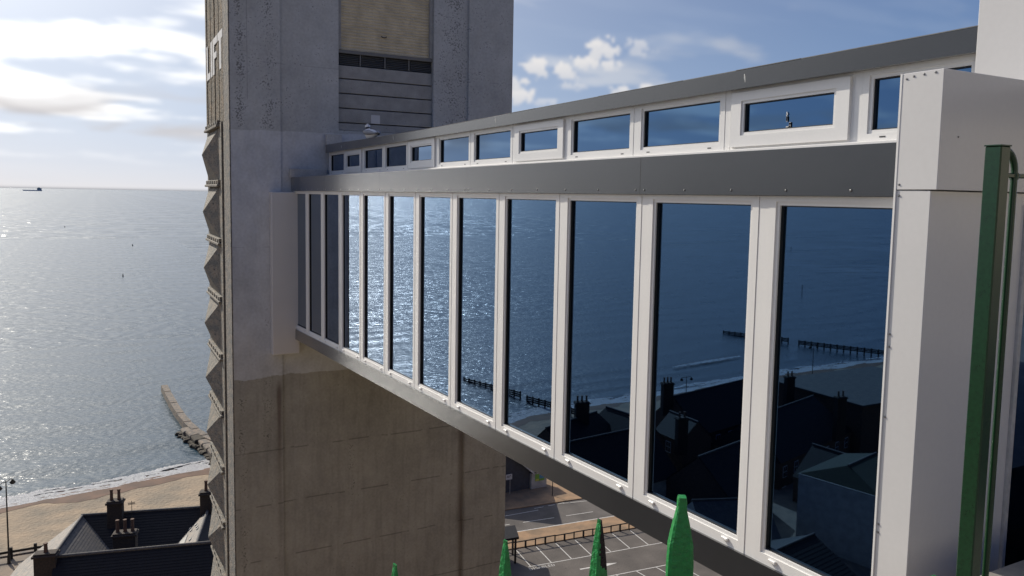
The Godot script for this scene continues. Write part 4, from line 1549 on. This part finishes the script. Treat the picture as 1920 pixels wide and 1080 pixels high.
	lamp("black iron lamp between the groyne and the slate houses", -55.0, 100.0, -32.9, true, 0.4)
	lamp("twin-armed lamp rising over the long low house", -78.5, 98.5, -29.4, true, 0.1)
	lamp("twin-armed lamp beside the flat-roofed hall", -124.5, 112.0, -30.0, true, 0.1)
	lamp("farthest twin-armed lamp on the promenade", -152.0, 112.0, -30.2, true, 0.1)
	# timber rail on the promenade edge
	var r := thing("promenade_rail", "heavy dark timber rail along the promenade by the beach", "railing", V(-8, -39, 93.6))
	for i in 10:
		var px := -22.0 + i * 2.2
		st = new_st()
		box(st, px - 0.15, px + 0.15, -39.0, -37.75, 94.2, 94.5, 0.02)
		part(r, "post", st, M.dark_timber)
		if i < 9:
			st = new_st()
			box(st, px, px + 2.2, -38.35, -38.1, 94.28, 94.42, 0.02)
			part(r, "rail", st, M.dark_timber)
	var aw := thing("sun_canopy", "small blue canopy roof beside the lamp on the promenade", "canopy", V(-13, -39, 91))
	st = new_st()
	hexa(st, [V(-16.0, -36.6, 90.0), V(-9.7, -36.6, 90.0), V(-9.7, -36.0, 92.0), V(-16.0, -36.0, 92.0), V(-16.0, -36.5, 90.0), V(-9.7, -36.5, 90.0), V(-9.7, -35.9, 92.0), V(-16.0, -35.9, 92.0)])
	part(aw, "canopy_sheet", st, M.shed_blue)
	for p: Array in [[-15.8, 90.2], [-9.9, 90.2], [-9.9, 91.8], [-15.8, 91.8]]:
		st = new_st()
		tube(st, [V(p[0], -39, p[1]), V(p[0], -36.3, p[1])], [0.05, 0.05], 8)
		part(aw, "leg", st, M.iron)
	# cargo ship on the horizon
	var sx := -744.0
	var sz := 12200.0
	var ship := thing("cargo_ship", "distant cargo ship coloured pale for haze on the horizon", "ship", V(sx, -43, sz))
	st = new_st()
	hexa(st, [V(sx - 100, -43.2, sz), V(sx + 112, -43.2, sz), V(sx + 112, -43.2, sz + 34), V(sx - 100, -43.2, sz + 34), V(sx - 112, -29, sz), V(sx + 114, -29, sz), V(sx + 114, -29, sz + 34), V(sx - 112, -29, sz + 34)])
	part(ship, "hull", st, M.hazed_hull)
	st = new_st()
	box(st, sx + 56, sx + 98, -29, -4, sz + 3, sz + 31)
	box(st, sx + 64, sx + 90, -4, 4, sz + 6, sz + 28)
	part(ship, "bridge_house", st, M.render_white)
	st = new_st()
	box(st, sx + 98, sx + 108, -29, -2, sz + 11, sz + 23)
	part(ship, "funnel", st, M.hazed_hull)
	for q: Array in [[-31.0, 995.0], [24.0, 662.0], [11.0, 430.0], [-284.0, 256.0], [-525.0, 482.0]]:
		var pole: bool = q[0] < -200.0
		var bu := thing("marker_pole" if pole else "marker_buoy", "thin dark marker pole standing in the sea, mirrored in the tall panes" if pole else "small dark round buoy floating on the open sea", "marker" if pole else "buoy", V(q[0], -43.5, q[1]), "marker poles at sea" if pole else "marker buoys at sea")
		st = new_st()
		var big: float = clampf(q[1] / 400.0, 0.8, 1.8)
		if pole:
			tube(st, [V(q[0], -44, q[1]), V(q[0], -38.8, q[1])], [0.16, 0.12], 8)
		else:
			tube(st, [V(q[0], -43.6, q[1]), V(q[0], -43.0, q[1]), V(q[0], -42.6, q[1]), V(q[0], -42.0, q[1]), V(q[0], -41.6, q[1])], [0.15 * big, 0.26 * big, 0.26 * big, 0.14 * big, 0.08], 10)
		part(bu, "shaft" if pole else "float", st, M.iron)
